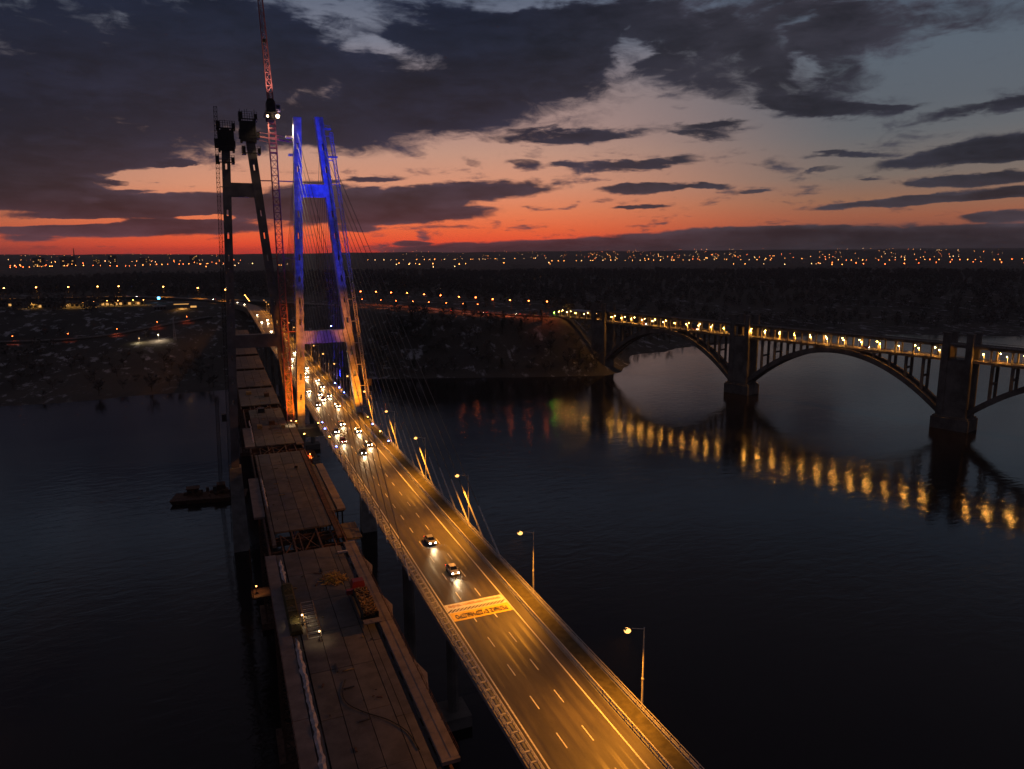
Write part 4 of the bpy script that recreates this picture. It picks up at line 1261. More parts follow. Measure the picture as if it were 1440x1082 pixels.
tp('cross_beam', lambda b: b.box(17.6, 21.4, 122.4, 123.2, Dk + 1.2, Dk + 2.0), 'truck_red')
tp('load_bed', lambda b: (b.box(18.6, 21.3, 112.2, 121.9, Dk + 1.25, Dk + 1.4), b.box(18.6, 18.72, 112.2, 121.9, Dk + 1.4, Dk + 2.3), b.box(21.18, 21.3, 112.2, 121.9, Dk + 1.4, Dk + 2.3), b.box(18.72, 21.18, 121.8, 121.9, Dk + 1.4, Dk + 2.5)), 'dark_steel')
tp('tailboard', lambda b: (b.box(18.5, 21.4, 110.6, 112.1, Dk + 1.2, Dk + 1.35), b.box(19.8, 20.1, 110.9, 111.6, Dk + 1.35, Dk + 1.42)), 'pale_concrete')
for x in (18.9, 21.0):
    for y in (113.6, 115.0, 124.4):
        tp('wheel', lambda b: b.tube((x - .18, y, Dk + .5), (x + .18, y, Dk + .5), .5, .5, 12), 'rubber')
def scrap(mb, x0, x1, y0, y1, z0, h, n, lmax):
    for _ in range(n):
        x, y = rng.uniform(x0, x1), rng.uniform(y0, y1); a = rng.uniform(0, 6.28); L = rng.uniform(.3, lmax); z = z0 + rng.random() * h
        q = (min(max(x + math.cos(a) * L, x0), x1), min(max(y + math.sin(a) * L, y0), y1), z + rng.uniform(0, .4))
        mb.beam((x, y, z), q, rng.uniform(.06, .22), rng.uniform(.04, .12), rng.choice((0, 0, 1, 2)))
mb = MB(); scrap(mb, 18.75, 21.15, 112.4, 121.7, Dk + 1.4, 1.3, 420, 1.6)
o = part('scrap_load', mb, [MT['rebar'], MT['wood'], MT['rust_steel']], tr); o['kind'] = 'stuff'
mb = MB()
for _ in range(230):
    a, r = rng.uniform(0, 6.28), 2.1 * rng.random() ** .6
    x, y = 16.6 + r * math.cos(a), 132.6 + r * 1.25 * math.sin(a); z = Dk + (2.2 - r) * .45 * rng.random(); b = rng.uniform(0, 6.28); L = rng.uniform(.4, 1.5)
    mb.beam((x, y, z + .05), (x + L * math.cos(b), y + L * math.sin(b), z + rng.uniform(.05, .4)), .12, .08, rng.choice((0, 1, 2)))
solo('scrap_heap', mb, [MT['rebar'], MT['wood'], MT['yellow']], 'low heap of yellow timber and bent rods on the unfinished deck', 'scrap heap', None, None, base=(16.6, 132.6, Dk))['kind'] = 'stuff'
tb = MB()
for k in range(12):
    y0 = 114 + k * 1.6; h = .75 + .25 * math.sin(k * 1.9) + rng.uniform(-.1, .1); h2 = .75 + .25 * math.sin((k + 1) * 1.9)
    tb.hexa([(6.9, y0, Dk), (9.0, y0, Dk), (9.0, y0 + 1.6, Dk), (6.9, y0 + 1.6, Dk), (7.2, y0, Dk + h), (8.7, y0, Dk + h), (8.7, y0 + 1.6, Dk + h2), (7.2, y0 + 1.6, Dk + h2)])
st = thing('covered_stack', 'long stack of material under an olive tarpaulin on the unfinished deck', 'covered stack', (7.95, 123.5, Dk))
part('tarpaulin', tb, MT['tarp'], st)
mb = MB()
for y in (115.5, 119, 122.5, 126, 129.5):
    mb.beam((6.85, y, Dk + .05), (7.95, y + .1, Dk + 1.16), .05); mb.beam((7.95, y + .1, Dk + 1.16), (9.05, y, Dk + .05), .05)
part('lashing_rope', mb, MT['wood'], st)
# rebar cage and work lights beside the stack
cg = thing('rebar_cage', 'open reinforcing cage lit by a work lamp beside the tarpaulin stack', 'rebar cage', (10.4, 117.5, Dk))
for x in (9.5, 11.6):
    for z in (.2, 1.2):
        mb = MB(); mb.beam((x, 111.6, Dk + z), (x, 122.8, Dk + z), .08); part('long_bar', mb, MT['rebar'], cg)
for k in range(9):
    y = 111.7 + k * 1.38
    mb = MB()
    for a, b in (((9.5, .2), (11.6, .2)), ((11.6, .2), (11.6, 1.2)), ((11.6, 1.2), (9.5, 1.2)), ((9.5, 1.2), (9.5, .2))):
        mb.beam((a[0], y, Dk + a[1]), (b[0], y, Dk + b[1]), .06)
    part('hoop_bar', mb, MT['rail_steel'], cg)
def worklamp(x, y, label, p=420, col=(1, .75, .4), h=1.6, m='city_white', base=Dk):
    t = thing('work_lamp', label, 'work lamp', (x, y, base), 'work lamps on the unfinished deck')
    mb = MB(); mb.tube((x, y, base), (x, y, base + h), .04, .04, 6)
    for a in (0, 2.1, 4.2): mb.beam((x, y, base + .5), (x + .45 * math.cos(a), y + .45 * math.sin(a), base), .04)
    part('tripod', mb, MT['dark_steel'], t)
    mb = MB(); mb.ball((x, y, base + h + .12), .15); part('lens', mb, MT[m], t, True)
    spot('work_light', (x, y, base + h + .5), (x, y, base), p, col, 140, .7, .15, t)
worklamp(9.2, 117.2, 'work lamp between the tarpaulin stack and the open rebar cage', 200)
worklamp(11.2, 110.6, 'work lamp in front of the open rebar cage', 90)
worklamp(21.6, 268, 'work lamp near the bare inner pylon leg', 900)
worklamp(3.0, 153.5, 'work lamp at the end of the second deck run by the water side', 180, (1, .5, .15), 1.6, 'city_amber', 40.0)
mb = MB(); mb.box(2.0, 6.5, 151.5, 156, 39.6, 40.0); 
for x in (2.2, 6.3):
    for y in (151.7, 155.8): mb.box(x - .1, x + .1, y - .1, y + .1, 40.0, DZ - .6)
part('hanging_platform', mb, MT['rust_steel'], twin)
def sheet(x0, x1, ya, yb, label, seed):
    r2 = random.Random(seed); mb = MB(); n = int((yb - ya) / .9)
    pts = []
    for k in range(n + 1):
        y = ya + (yb - ya) * k / n
        taper = min(1, (k + .4) / 3, (n - k + .4) / 3)
        w = (x1 - x0) * (.55 + .45 * r2.random()) * taper; c = (x0 + x1) / 2 + r2.uniform(-.12, .12)
        pts.append((y, c - w / 2, c, c + w / 2, .06 + .34 * r2.random() * taper))
    for p, q in zip(pts, pts[1:]):
        a = [(p[1], p[0], Dk + .02), (p[2], p[0], Dk + p[4]), (p[3], p[0], Dk + .02), (q[1], q[0], Dk + .02), (q[2], q[0], Dk + q[4]), (q[3], q[0], Dk + .02)]
        mb.add(a, [(0, 1, 4, 3), (1, 2, 5, 4)])
    solo('plastic_sheet', mb, MT['sheet'], label, 'plastic sheet', 'pale sheets along the edge of the unfinished deck', base=((x0 + x1) / 2, (ya + yb) / 2, Dk))
sheet(7.2, 8.2, 76, 113, 'long pale crumpled sheet along the deck edge in front of the tarpaulin stack', 1)
sheet(7.3, 8.3, 134.5, 146, 'short pale crumpled sheet on the deck edge behind the tarpaulin stack', 2)
sheet(7.1, 7.8, 178, 206, 'pale crumpled sheet along the edge of the second deck run', 3)
sheet(7.2, 7.8, 247, 283, 'pale crumpled sheet along the deck edge close to the bare pylon', 4)
mb = MB(); mb.box(19.3, 21.4, 144.4, 144.9, Dk, Dk + .35); solo('timber_beam', mb, MT['sheet'], 'short pale timber lying across the far end of the near deck run', 'timber beam', base=(20.3, 144.6, Dk))
# long dark hose snaking on the near run
hp = curve_pts([(13.2, 98, 0), (12.3, 95, 0), (12.6, 92, 0), (14.6, 89, 0), (17.0, 86.4, 0), (18.8, 83, 0), (19.4, 79, 0)], 6)
mb = MB()
for a, b in zip(hp, hp[1:]): mb.tube((a[0], a[1], Dk + .1), (b[0], b[1], Dk + .1), .07, .07, 5, cap=False)
solo('hose', mb, MT['rubber'], 'dark hose snaking over the near slabs of the unfinished deck', 'hose', base=(15, 90, Dk))
# clutter near the pylon: huts, drums, crates, stacks
def hut(name, label, x, y, z, w, l, h, m, roofm, cat='site hut'):
    t = thing(name, label, cat, (x, y, z))
    mb = MB(); mb.box(x - w / 2, x + w / 2, y - l / 2, y + l / 2, z, z + h); part('wall', mb, MT[m], t)
    mb = MB(); mb.hexa([(x - w / 2 - .2, y - l / 2 - .2, z + h), (x + w / 2 + .2, y - l / 2 - .2, z + h), (x + w / 2 + .2, y + l / 2 + .2, z + h), (x - w / 2 - .2, y + l / 2 + .2, z + h), (x - .3, y - l / 2, z + h + .7), (x + .3, y - l / 2, z + h + .7), (x + .3, y + l / 2, z + h + .7), (x - .3, y + l / 2, z + h + .7)]); part('roof', mb, MT[roofm], t)
    mb = MB(); mb.box(x - w * .2, x + w * .2, y - l / 2 - .05, y - l / 2 - .001, z + .1, z + h * .8); part('door', mb, MT['dark_steel'], t)
    mb = MB(); mb.box(x - w / 2 - .05, x - w / 2 - .001, y - l * .2, y + l * .2, z + h * .45, z + h * .8); part('window', mb, MT['glass'], t)
mb = MB(); mb.box(22.5, 30.0, 205, 276, DZ - 13, DZ - 12.4)
for x in (23, 29.5):
    for y in range(206, 276, 10): mb.box(x - .2, x + .2, y, y + .4, -3, DZ - 13)
part('work_trestle', mb, MT['rust_steel'], twin)
zt = DZ - 12.4
hut('site_hut', 'small yellow site hut on the trestle under the lit leg', 25.0, 244, zt, 3.0, 5.0, 2.6, 'yellow', 'yellow')
hut('site_hut', 'pale site hut on the trestle between both decks', 25.0, 228, zt, 2.8, 6.0, 2.6, 'pale_concrete', 'pale_roof')
for i, (x, y) in enumerate([(27.6, 236), (27.4, 240), (28.0, 251)]):
    t = thing('storage_tank', nth(i + 1) + ' upright steel tank on the trestle between the decks', 'tank', (x, y, zt), 'tanks on the trestle')
    mb = MB(); mb.tube((x, y, zt), (x, y, zt + 4.2), 1.3, 1.3, 14); part('shell', mb, MT['rail_steel'], t)
    mb = MB(); mb.tube((x, y, zt + 4.2), (x, y, zt + 4.8), 1.3, .3, 14)
    for q in (.8, 2.0, 3.2): mb.tube((x, y, zt + q), (x, y, zt + q + .12), 1.36, 1.36, 14)
    part('lid', mb, MT['dark_steel'], t)
mb = MB()
for k in range(9): mb.tube((26.3 + (k % 3) * .5, 258, zt + .25 + (k // 3) * .45), (26.3 + (k % 3) * .5, 270, zt + .25 + (k // 3) * .45), .22, .22, 8)
solo('pipe_stack', mb, MT['truck_red'], 'stack of red pipes at the foot of the crane', 'pipe stack', base=(26.8, 264, zt))['kind'] = 'stuff'
worklamp(27.0, 262, 'amber work lamp beside the red pipe stack', 2600, (1, .4, .06), 2.2, 'city_amber', zt)
for i, (x, y, w, l, h, m, nm) in enumerate([(10.5, 268, 1.6, 2.4, 1.1, 'wood', 'timber crate'), (15, 272, 2.0, 1.6, 1.3, 'rust_steel', 'rusty steel crate'), (18.5, 266, 1.2, 2.6, .9, 'wood', 'low timber crate'), (12.6, 296, 2.4, 3, 1.6, 'dark_steel', 'dark steel crate'), (16.8, 330, 2.0, 3.4, 1.4, 'rust_steel', 'far rusty crate'), (9.6, 338, 2.2, 2.2, 1.2, 'wood', 'far timber crate'), (17.6, 212, .8, .8, .5, 'dark_steel', 'small dark crate')]):
    t = thing('crate', nm + ' on the unfinished deck ' + ('before the bare pylon' if y < 281 and y > 240 else ('beyond the bare pylon' if y > 281 else 'in the middle of the second run')), 'crate', (x, y, Dk))
    mb = MB(); mb.box(x - w / 2, x + w / 2, y - l / 2, y + l / 2, Dk + .1, Dk + h); part('box', mb, MT[m], t)
    mb = MB(); mb.box(x - w / 2 - .05, x + w / 2 + .05, y - l / 2 - .05, y + l / 2 + .05, Dk + h, Dk + h + .12); mb.box(x - w / 2, x - w / 2 + .2, y - l / 2, y + l / 2, Dk - .02, Dk + .1); mb.box(x + w / 2 - .2, x + w / 2, y - l / 2, y + l / 2, Dk - .02, Dk + .1); part('lid', mb, MT[m], t)

# loose site litter on the slabs: planks, offcuts, cable loops
mb = MB()
for _ in range(110):
    y = rng.choice([rng.uniform(68, 147), rng.uniform(164, 229), rng.uniform(243, 300), rng.uniform(250, 300), rng.uniform(315, 400)]); x = rng.uniform(8.8, 20.2)
    a = rng.choice([rng.uniform(0, 3.14), 1.57, 0.05]); L = rng.choice([.3, .4, .8, 1.4, 2.4]) * rng.uniform(.6, 1.2)
    if 111 < y < 131 and (x < 12.2 or x > 17.4): continue
    mb.beam((x, y, Dk + .09), (x + L * math.cos(a), y + L * math.sin(a), Dk + .09), rng.uniform(.08, .3), .1, rng.choice((0, 1, 2)))
o = solo('site_litter', mb, [MT['wood'], MT['rust_steel'], MT['dark_steel']], 'loose planks and offcuts scattered on the unfinished deck', None, None, 'stuff', base=(14, 150, Dk))
# low hand rails and edge posts along the unfinished deck
for x, ya, yb in ((4.95, 63, 148), (23.7, 76, 149), (7.0, 155, 230), (21.8, 155, 230)):
    mb = MB(); y = ya
    while y < yb:
        mb.box(x - .03, x + .03, y, y + .06, DZ + .1, DZ + 1.2); y += 2.5
    mb.box(x - .02, x + .02, ya, yb, DZ + 1.14, DZ + 1.2); mb.box(x - .02, x + .02, ya, yb, DZ + .62, DZ + .67)
    part('hand_rail', mb, MT['rust_steel'], twin)

# ------------------------------------------------------------------ floating crane
bg_ = thing('barge', 'dark flat work barge moored beside the unfinished bridge', 'barge', (-11, 350, 0))
mb = MB(); mb.hexa([(-26, 345, -.5), (4, 340, -.5), (5.5, 349, -.5), (-24, 355, -.5), (-27.5, 344.5, 2.0), (5, 339, 2.0), (6.5, 350, 2.0), (-25, 356, 2.0)]); part('hull', mb, MT['rust_steel'], bg_)
mb = MB()
for _ in range(26):
    x = rng.uniform(-22, 0); y = 350 - .16 * (x + 11) + rng.uniform(-4, 4); w, l, h = rng.uniform(.5, 2.5), rng.uniform(.5, 2), rng.uniform(.4, 2.0)
    mb.box(x, x + w, y, y + l, 2.0, 2.0 + h)
for k in range(14):
    t = k / 13; mb.box(-27 + 31.5 * t, -26.9 + 31.5 * t, 344.6 - 5.4 * t, 344.7 - 5.4 * t, 2.0, 3.1)
mb.beam((-27, 344.7, 3.1), (4.6, 339.3, 3.1), .08)
part('deck_gear', mb, MT['rust_steel'], bg_)['kind'] = 'stuff'
mb = MB(); mb.box(-20, -15, 349, 353, 2.0, 5.2); mb.box(-20.4, -14.6, 348.6, 353.4, 5.2, 5.5); dh = part('deckhouse', mb, MT['rust_steel'], bg_)
mb = MB(); mb.box(-19.4, -17.8, 348.94, 349, 3.5, 4.6); mb.box(-17.2, -15.6, 348.94, 349, 3.5, 4.6); part('window', mb, MT['glass'], dh)
ck = thing('crawler_crane', 'dark crawler crane with upright lattice boom standing on the barge', 'crane', (-5, 350, 2))
mb = MB(); mb.box(-8.4, -7.3, 346.5, 353, 2.0, 3.1); mb.box(-3.2, -2.1, 346.5, 353, 2.0, 3.1); part('crawler_track', mb, MT['dark_steel'], ck)
mb = MB(); mb.box(-7.4, -3.1, 347, 353.5, 3.1, 3.6); mb.box(-7.2, -3.4, 348.5, 353.5, 3.6, 6.0); part('upper_works', mb, MT['rust_steel'], ck)
mb = MB(); mb.box(-8.8, -7.3, 347, 349, 3.6, 5.8); part('cab', mb, MT['dark_steel'], ck)
mb = MB(); mb.lattice((-5.4, 347, 4.0), (-4.0, 344.5, 48.5), 1.3, 1.8, .09, .05); part('boom', mb, MT['dark_steel'], ck)
mb = MB(); mb.tube((-5.4, 353, 6.2), (-4.1, 344.7, 48), .04, n=4); mb.tube((-4.0, 343.9, 48.2), (-4.0, 343.9, 12), .04, n=4); part('hoist_rope', mb, MT['dark_steel'], ck)

# ------------------------------------------------------------------ trees
def tree_mesh(seed, h, crown, bare=True, limbs=9, twigs=260):
    r = random.Random(seed); trunk = MB(); cr = MB()
    top = Vector((r.uniform(-.3, .3), r.uniform(-.3, .3), h * .62))
    trunk.tube((0, 0, -.8), (0, 0, h * .25), h * .022, h * .018, 6, cap=False); trunk.tube((0, 0, h * .25), top, h * .018, h * .008, 6, cap=False)
    tips = []
    for i in range(limbs):
        t = r.uniform(.25, .62); b = Vector((0, 0, h * t)); a = r.uniform(0, 6.28); L = crown * r.uniform(.5, 1.0)
        e = b + Vector((math.cos(a) * L, math.sin(a) * L, h * r.uniform(.12, .36)))
        trunk.tube(b, e, h * .008, h * .003, 4, cap=False); tips.append((b, e))
    for i in range(twigs):
        if bare:
            b, e = r.choice(tips); p = b + (e - b) * r.uniform(.35, 1.05)
            d = Vector((r.gauss(0, 1), r.gauss(0, 1), r.uniform(-.2, 1.3))).normalized() * crown * r.uniform(.2, .55)
            s = d.cross(Vector((r.gauss(0, 1), r.gauss(0, 1), r.gauss(0, 1)))).normalized() * h * r.uniform(.008, .02)
            q = p + d
            cr.add([tuple(p - s), tuple(p + s), tuple(q)], [(0, 1, 2)])
        else:
            t = r.random() ** .8; z = h * (.18 + .82 * t); R = crown * (1.02 - t) * r.uniform(.3, 1.0); a = r.uniform(0, 6.28)
            p = Vector((math.cos(a) * R, math.sin(a) * R, z)); d = Vector((math.cos(a), math.sin(a), -.35)) * crown * r.uniform(.18, .34)
            s = Vector((-math.sin(a), math.cos(a), 0)) * crown * r.uniform(.1, .2)
            cr.add([tuple(p - s), tuple(p + s), tuple(p + d + s * .5 + Vector((0, 0, .2))), tuple(p + d - s * .5)], [(0, 1, 2, 3)])
    return trunk, cr
TREES = []
for i, (bare, h, c) in enumerate([(True, 11, 4.2), (True, 8.5, 3.8), (True, 13, 4.6), (False, 12, 3.4), (False, 9, 3.0), (True, 6, 3.4)]):
    tk, cr = tree_mesh(50 + i, h, c, bare, 10, 300 if bare else 260)
    TREES.append((bare, h, tk.mesh('trunk', MT['bark']), cr.mesh('crown', MT['twig'] if bare else MT['needle'])))
PROTO = {}
def plant(i, x, y, sc, rz, label, group):
    bare, h, tm, cm_ = TREES[i]
    z = float(ground(x, y)) - .3
    if i not in PROTO:
        t = thing('bare_tree' if bare else 'pine_tree', label, 'tree', (x, y, z), group); link('trunk', tm, t); link('crown', cm_, t); PROTO[i] = t
    else:
        t = dup(PROTO[i], (x, y, z), rz, label, group)
    t.scale = (sc, sc, sc * rng.uniform(.85, 1.15)); t.rotation_euler = (0, 0, rz)
    return t
placed = []
def try_plant(n, xr, dr, kinds, label, group, beside, mind=5.0):
    k = 0; guard = 0
    while k < n and guard < n * 40:
        guard += 1
        x = rng.uniform(*xr); d = rng.uniform(*dr)
        y = float(np.interp(x, SHX, SHY)) + d
        z = float(ground(x, y))
        if z < 1.0: continue
        if any((x - a) ** 2 + (y - b) ** 2 < mind * mind for a, b in placed): continue
        if min((x - p[0]) ** 2 + (y - p[1]) ** 2 for p in CW) < 170 or min((x - p[0]) ** 2 + (y - p[1]) ** 2 for p in LOWR) < 90: continue
        if 28 < x < 53 or (0 < x < 26 and d < 40): continue
        u_ = (x - A0.x) * AU.x + (y - A0.y) * AU.y; v_ = (x - A0.x) * AV.x + (y - A0.y) * AV.y
        if abs(v_) < 11 and u_ < UB + 5: continue
        placed.append((x, y)); k += 1
        i = rng.choice(kinds)
        sc = rng.uniform(.7, 1.3); t_ = (d - dr[0]) / (dr[1] - dr[0]); q = (x - xr[0]) / (xr[1] - xr[0])
        size = 'small ' if sc * TREES[i][1] < 8 else ('tall ' if sc * TREES[i][1] > 12.5 else '')
        where = 'at the foot of' if t_ < .25 else ('halfway up' if t_ < .65 else 'near the top of')
        lab = label % (size + ('bare' if TREES[i][0] else 'evergreen'), where, beside[min(3, int(q * 4))])
        plant(i, x, y, sc, rng.uniform(0, 6.28), lab, group)
try_plant(135, (95, 345), (3, 88), [0, 1, 2, 3, 5, 0, 1], '%s tree %s the steep bank %s', 'trees on the steep bank', ('closest to the lit pylon', 'below the red lamps', 'left of the arch bridge', 'beside the arch bridge'))
try_plant(100, (-190, 95), (3, 150), [0, 1, 2, 5, 5, 1], '%s tree %s the low bank %s', 'trees on the low left bank', ('at the left edge', 'below the lit yard', 'left of the bare pylon', 'behind the pylons'))
try_plant(36, (340, 760), (4, 60), [0, 2, 3, 4, 1], '%s tree %s the far bank %s', 'trees on the bank behind the arches', ('inside the farthest arch', 'behind the middle pier', 'above the middle arch', 'behind the nearest pier'))
def forest():
    r = np.random.RandomState(3)
    V, Fc = [], []
    n = 0
    tmpl = []
    for s in range(5):
        rr = random.Random(s); mb = MB()
        for _ in range(42):
            a, t = rr.uniform(0, 6.28), rr.random(); R = 4.2 * math.sin(math.pi * (.18 + .78 * t)) * rr.uniform(.4, 1); z = 2 + 8.5 * t
            p = Vector((R * math.cos(a), R * math.sin(a), z)); d = Vector((rr.gauss(0, 1), rr.gauss(0, 1), rr.gauss(.6, .6))).normalized() * 1.9; w = d.cross(Vector((rr.gauss(0, 1), rr.gauss(0, 1), rr.gauss(0, 1)))).normalized() * 1.1
            mb.add([tuple(p - w), tuple(p + w), tuple(p + d)], [(0, 1, 2)])
        mb.beam((0, 0, -1), (0, 0, 6), .35)
        tmpl.append((np.array(mb.v), mb.f))
    pts = []
    az = np.radians(r.uniform(-16, 62, 26000)); rr_ = np.sqrt(r.uniform(640 ** 2, 2600 ** 2, 26000))
    X, Y = rr_ * np.sin(az), rr_ * np.cos(az); Z = ground(X, Y)
    dens = fbm(X, Y, 170.0, 3)
    d = Y - np.interp(X, SHX, SHY)
    ok = (Z > 3) & ((dens > .46) | (rr_ > 1350)) & (d > 40)
    ok &= ~((X > -330) & (X < 60) & (rr_ < 1290) & (dens < .56))
    for P, w in ((HW, 17), (CW, 17), (LOWR, 11)):
        for p in P: ok &= (X - p[0]) ** 2 + (Y - p[1]) ** 2 > (w + 3) ** 2
    ok &= ~((X > 25) & (X < 56) & (Y < 1000)) & ~((X > 0) & (X < 26) & (Y < 690))
    ok &= ~((X > 95) & (X < 345) & (d < 92)) & ~((X < 95) & (X > -190) & (d < 150))
    X, Y, Z = X[ok][:9000], Y[ok][:9000], Z[ok][:9000]
    vs, fs, off = [], [], 0
    for x, y, z in zip(X, Y, Z):
        tv, tf = tmpl[r.randint(5)]; a = r.rand() * 6.28; s = r.uniform(.8, 1.35); c, q = math.cos(a) * s, math.sin(a) * s
        vs.append(np.stack([x + tv[:, 0] * c - tv[:, 1] * q, y + tv[:, 0] * q + tv[:, 1] * c, z + tv[:, 2] * s], -1))
        fs.extend([tuple(i + off for i in f) for f in tf]); off += len(tv)
    me = bpy.data.meshes.new('woodland'); me.from_pydata(np.concatenate(vs).tolist(), [], fs); me.materials.append(MT['twig']); me.update()
    tag(link('woodland', me), 'dark winter woodland covering the plain beyond the river', None, None, 'stuff')
forest()

# ------------------------------------------------------------------ buildings
def building(name, label, x, y, w, l, h, rz, floors, cols, wallm, lit=0.0, cat='building', roofm='roof', group=None):
    z = float(ground(x, y)) - 1
    t = thing(name, label, cat, (x, y, z), group); t.rotation_euler = (0, 0, rz)
    mb = MB(); mb.box(-w / 2, w / 2, -l / 2, l / 2, 0, h); link('wall', mb.mesh('wall', MT[wallm]), t)
    mb = MB(); mb.box(-w / 2 - .3, w / 2 + .3, -l / 2 - .3, l / 2 + .3, h, h + .8); mb.box(-w * .2, -w * .05, -2, 2, h + .8, h + 3); link('roof', mb.mesh('roof', MT[roofm]), t)
    wm_ = MB(); wm_.box(-w / cols * .3, w / cols * .3, -.08, .02, 0, h / floors * .5)
    m1, m2 = wm_.mesh('window', MT['glass']), wm_.mesh('window', MT['window_lit'])
    for f in range(floors):
        for c in range(cols):
            o = link('window', m2 if rng.random() < lit else m1, t); o.location = (-w / 2 + (c + .5) * w / cols, -l / 2 - .03, h * (f + .3) / floors)
def polar(azd, r): return r * math.sin(rad(azd)), r * math.cos(rad(azd))
for i, (a, r, w, h, nm) in enumerate([(-10.9, 5200, 62, 55, 'leftmost dark tower block on the horizon'), (-9.25, 5200, 86, 58, 'wide dark tower block on the horizon beside the tall chimney'), (-6.6, 5200, 46, 62, 'narrow dark tower block on the horizon'), (-1.4, 5600, 60, 56, 'dark tower block on the horizon left of the bare pylon'), (-7.5, 5600, 50, 34, 'low dark block on the horizon'), (-4.6, 5900, 70, 36, 'long low dark block on the horizon')]):
    x, y = polar(a, r); building('apartment_block', nm, x, y, w, 16, h, rad(-a), 6, 7, 'brick_far', .12, group='blocks on the horizon')
x, y = polar(-8.85, 5150); z = float(ground(x, y)); ch = thing('factory_chimney', 'tall thin factory chimney on the horizon', 'chimney', (x, y, z)); mb = MB(); mb.tube((x, y, z), (x, y, z + 105), 3.6, 2.2, 10); part('shaft', mb, MT['brick_far'], ch); mb = MB(); mb.tube((x, y, z + 105), (x, y, z + 107), 2.6, 2.6, 10); part('rim', mb, MT['brick_far'], ch)
for i, (x, y, w, l, h, rz, nm, lit) in enumerate([(-300, 1010, 34, 12, 7, .1, 'low pale building at the left edge of the far bank', .15), (-255, 985, 16, 10, 6, .05, 'small pale house near the left edge of the bank', .2), (-190, 1060, 60, 14, 6, .02, 'long low added hall with lit front', .5), (-118, 1085, 52, 14, 6, .0, 'second added lit hall beside the car park', .5), (-70, 1012, 14, 9, 5, .2, 'small dark house under the highway', .1), (-245, 1075, 30, 10, 6, 0, 'low shed with a few lit windows', .4)]):  # the two lit halls are made up to carry the parking lights
    building('low_building', nm, x, y, w, l, h, rz, 1, max(4, int(w / 5)), 'old_concrete', lit, 'building', 'pale_roof' if i in (0, 1, 4) else 'roof')
# filling station under lights beside the highway
x, y = -44, 1005; z = float(ground(x, y)) + .5
fs_ = thing('filling_station', 'small filling station with brightly lit orange canopy beside the highway', 'filling station', (x, y, z))
mb = MB(); mb.box(x - 9, x + 9, y - 6, y + 6, z + 5, z + 6.2); part('canopy', mb, MT['yellow'], fs_)
mb = MB(); mb.box(x - 8.6, x + 8.6, y - 6.06, y - 6.001, z + 5.2, z + 6.0); part('canopy_sign', mb, MT['window_lit'], fs_)
for px in (-7, 7):
    for py in (-4, 4):
        mb = MB(); mb.box(x + px - .3, x + px + .3, y + py - .3, y + py + .3, z - 3, z + 5); part('column', mb, MT['pale_concrete'], fs_)
mb = MB(); mb.box(x + 10, x + 18, y - 4, y + 5, z - 2, z + 4); k_ = part('kiosk', mb, MT['pale_concrete'], fs_)
mb = MB(); mb.box(x + 10.5, x + 17.5, y - 4.06, y - 4.001, z + .8, z + 3); part('window', mb, MT['window_lit'], k_)
spot('canopy_light', (x, y - 1, z + 4.8), (x, y - 2, z), 9000, (1, .5, .12), 150, .5, .5, fs_)
sg = thing('blue_sign', 'small blue lit sign beside the filling station', 'sign', (-76, 1100, float(ground(-76, 1100))))
zz = float(ground(-76, 1100)); mb = MB(); mb.tube((-76, 1100, zz - 1), (-76, 1100, zz + 7), .2, .2, 6); part('pole', mb, MT['dark_steel'], sg)
MT['sign_blue'] = glow('blue_sign_face', (.1, .55, 1.0), 8.0, False)
mb = MB(); mb.box(-77.6, -74.4, 1099.7, 1100.2, zz + 5, zz + 8); part('sign_face', mb, MT['sign_blue'], sg)
# yard lamps on the low bank
def yard(x, y, h, label, m, p, c, r=.4):
    z = float(ground(x, y)); t = thing('yard_lamp', label, 'yard lamp', (x, y, z), 'lamps in the yards of the far bank')
    mb = MB(); mb.tube((x, y, z - 1), (x, y, z + h), .14, .1, 6); part('pole', mb, MT['rail_steel'], t); mb = MB(); mb.ball((x, y, z + h), r); part('lens', mb, MT[m], t, True)
    if p: spot('lamp_light', (x, y, z + h - .5), (x, y, z), p, c, 160, .5, .3, t)
yard(-62, 842, 7, 'bright white yard lamp beside the lit bare tree on the low bank', 'flood_white', 14000, (1, .8, .55), .35)
yard(-80, 838, 5, 'dim yard lamp left of the lit bare tree on the low bank', 'city_white', 3000, (1, .8, .4), .3)
plant(2, -72, 846, 1.2, .4, 'bare tree on the low bank lit by a white yard lamp', None)
for i, (x, y) in enumerate([(-215, 1050), (-175, 1048), (-150, 1066), (-135, 1070), (-122, 1064), (-105, 1072), (-92, 1066), (-160, 1050)]):
    yard(x, y, 7, nth(i + 1) + ' amber lamp in front of the added lit halls from the left', 'lamp_far', 5000, AMBER, .4)
mk = thing('lattice_mast', 'slender lattice mast standing on the low bank beside the yard lamp', 'mast', (-46, 838, float(ground(-46, 838))))
zz = float(ground(-46, 838)); mb = MB(); mb.lattice((-46, 838, zz - 1), (-46, 838, zz + 24), 2.6, 2.5, .12, .07, 0, .6); part('mast', mb, MT['rail_steel'], mk)
wt_ = thing('power_mast', 'thin lattice mast on the bank behind the bare pylon', 'mast', (17, 1010, 40)); mb = MB(); mb.lattice((17, 1010, 36), (17, 1010, 84), 2.4, 3, .12, .07, 0, .8); part('mast', mb, MT['dark_steel'], wt_)

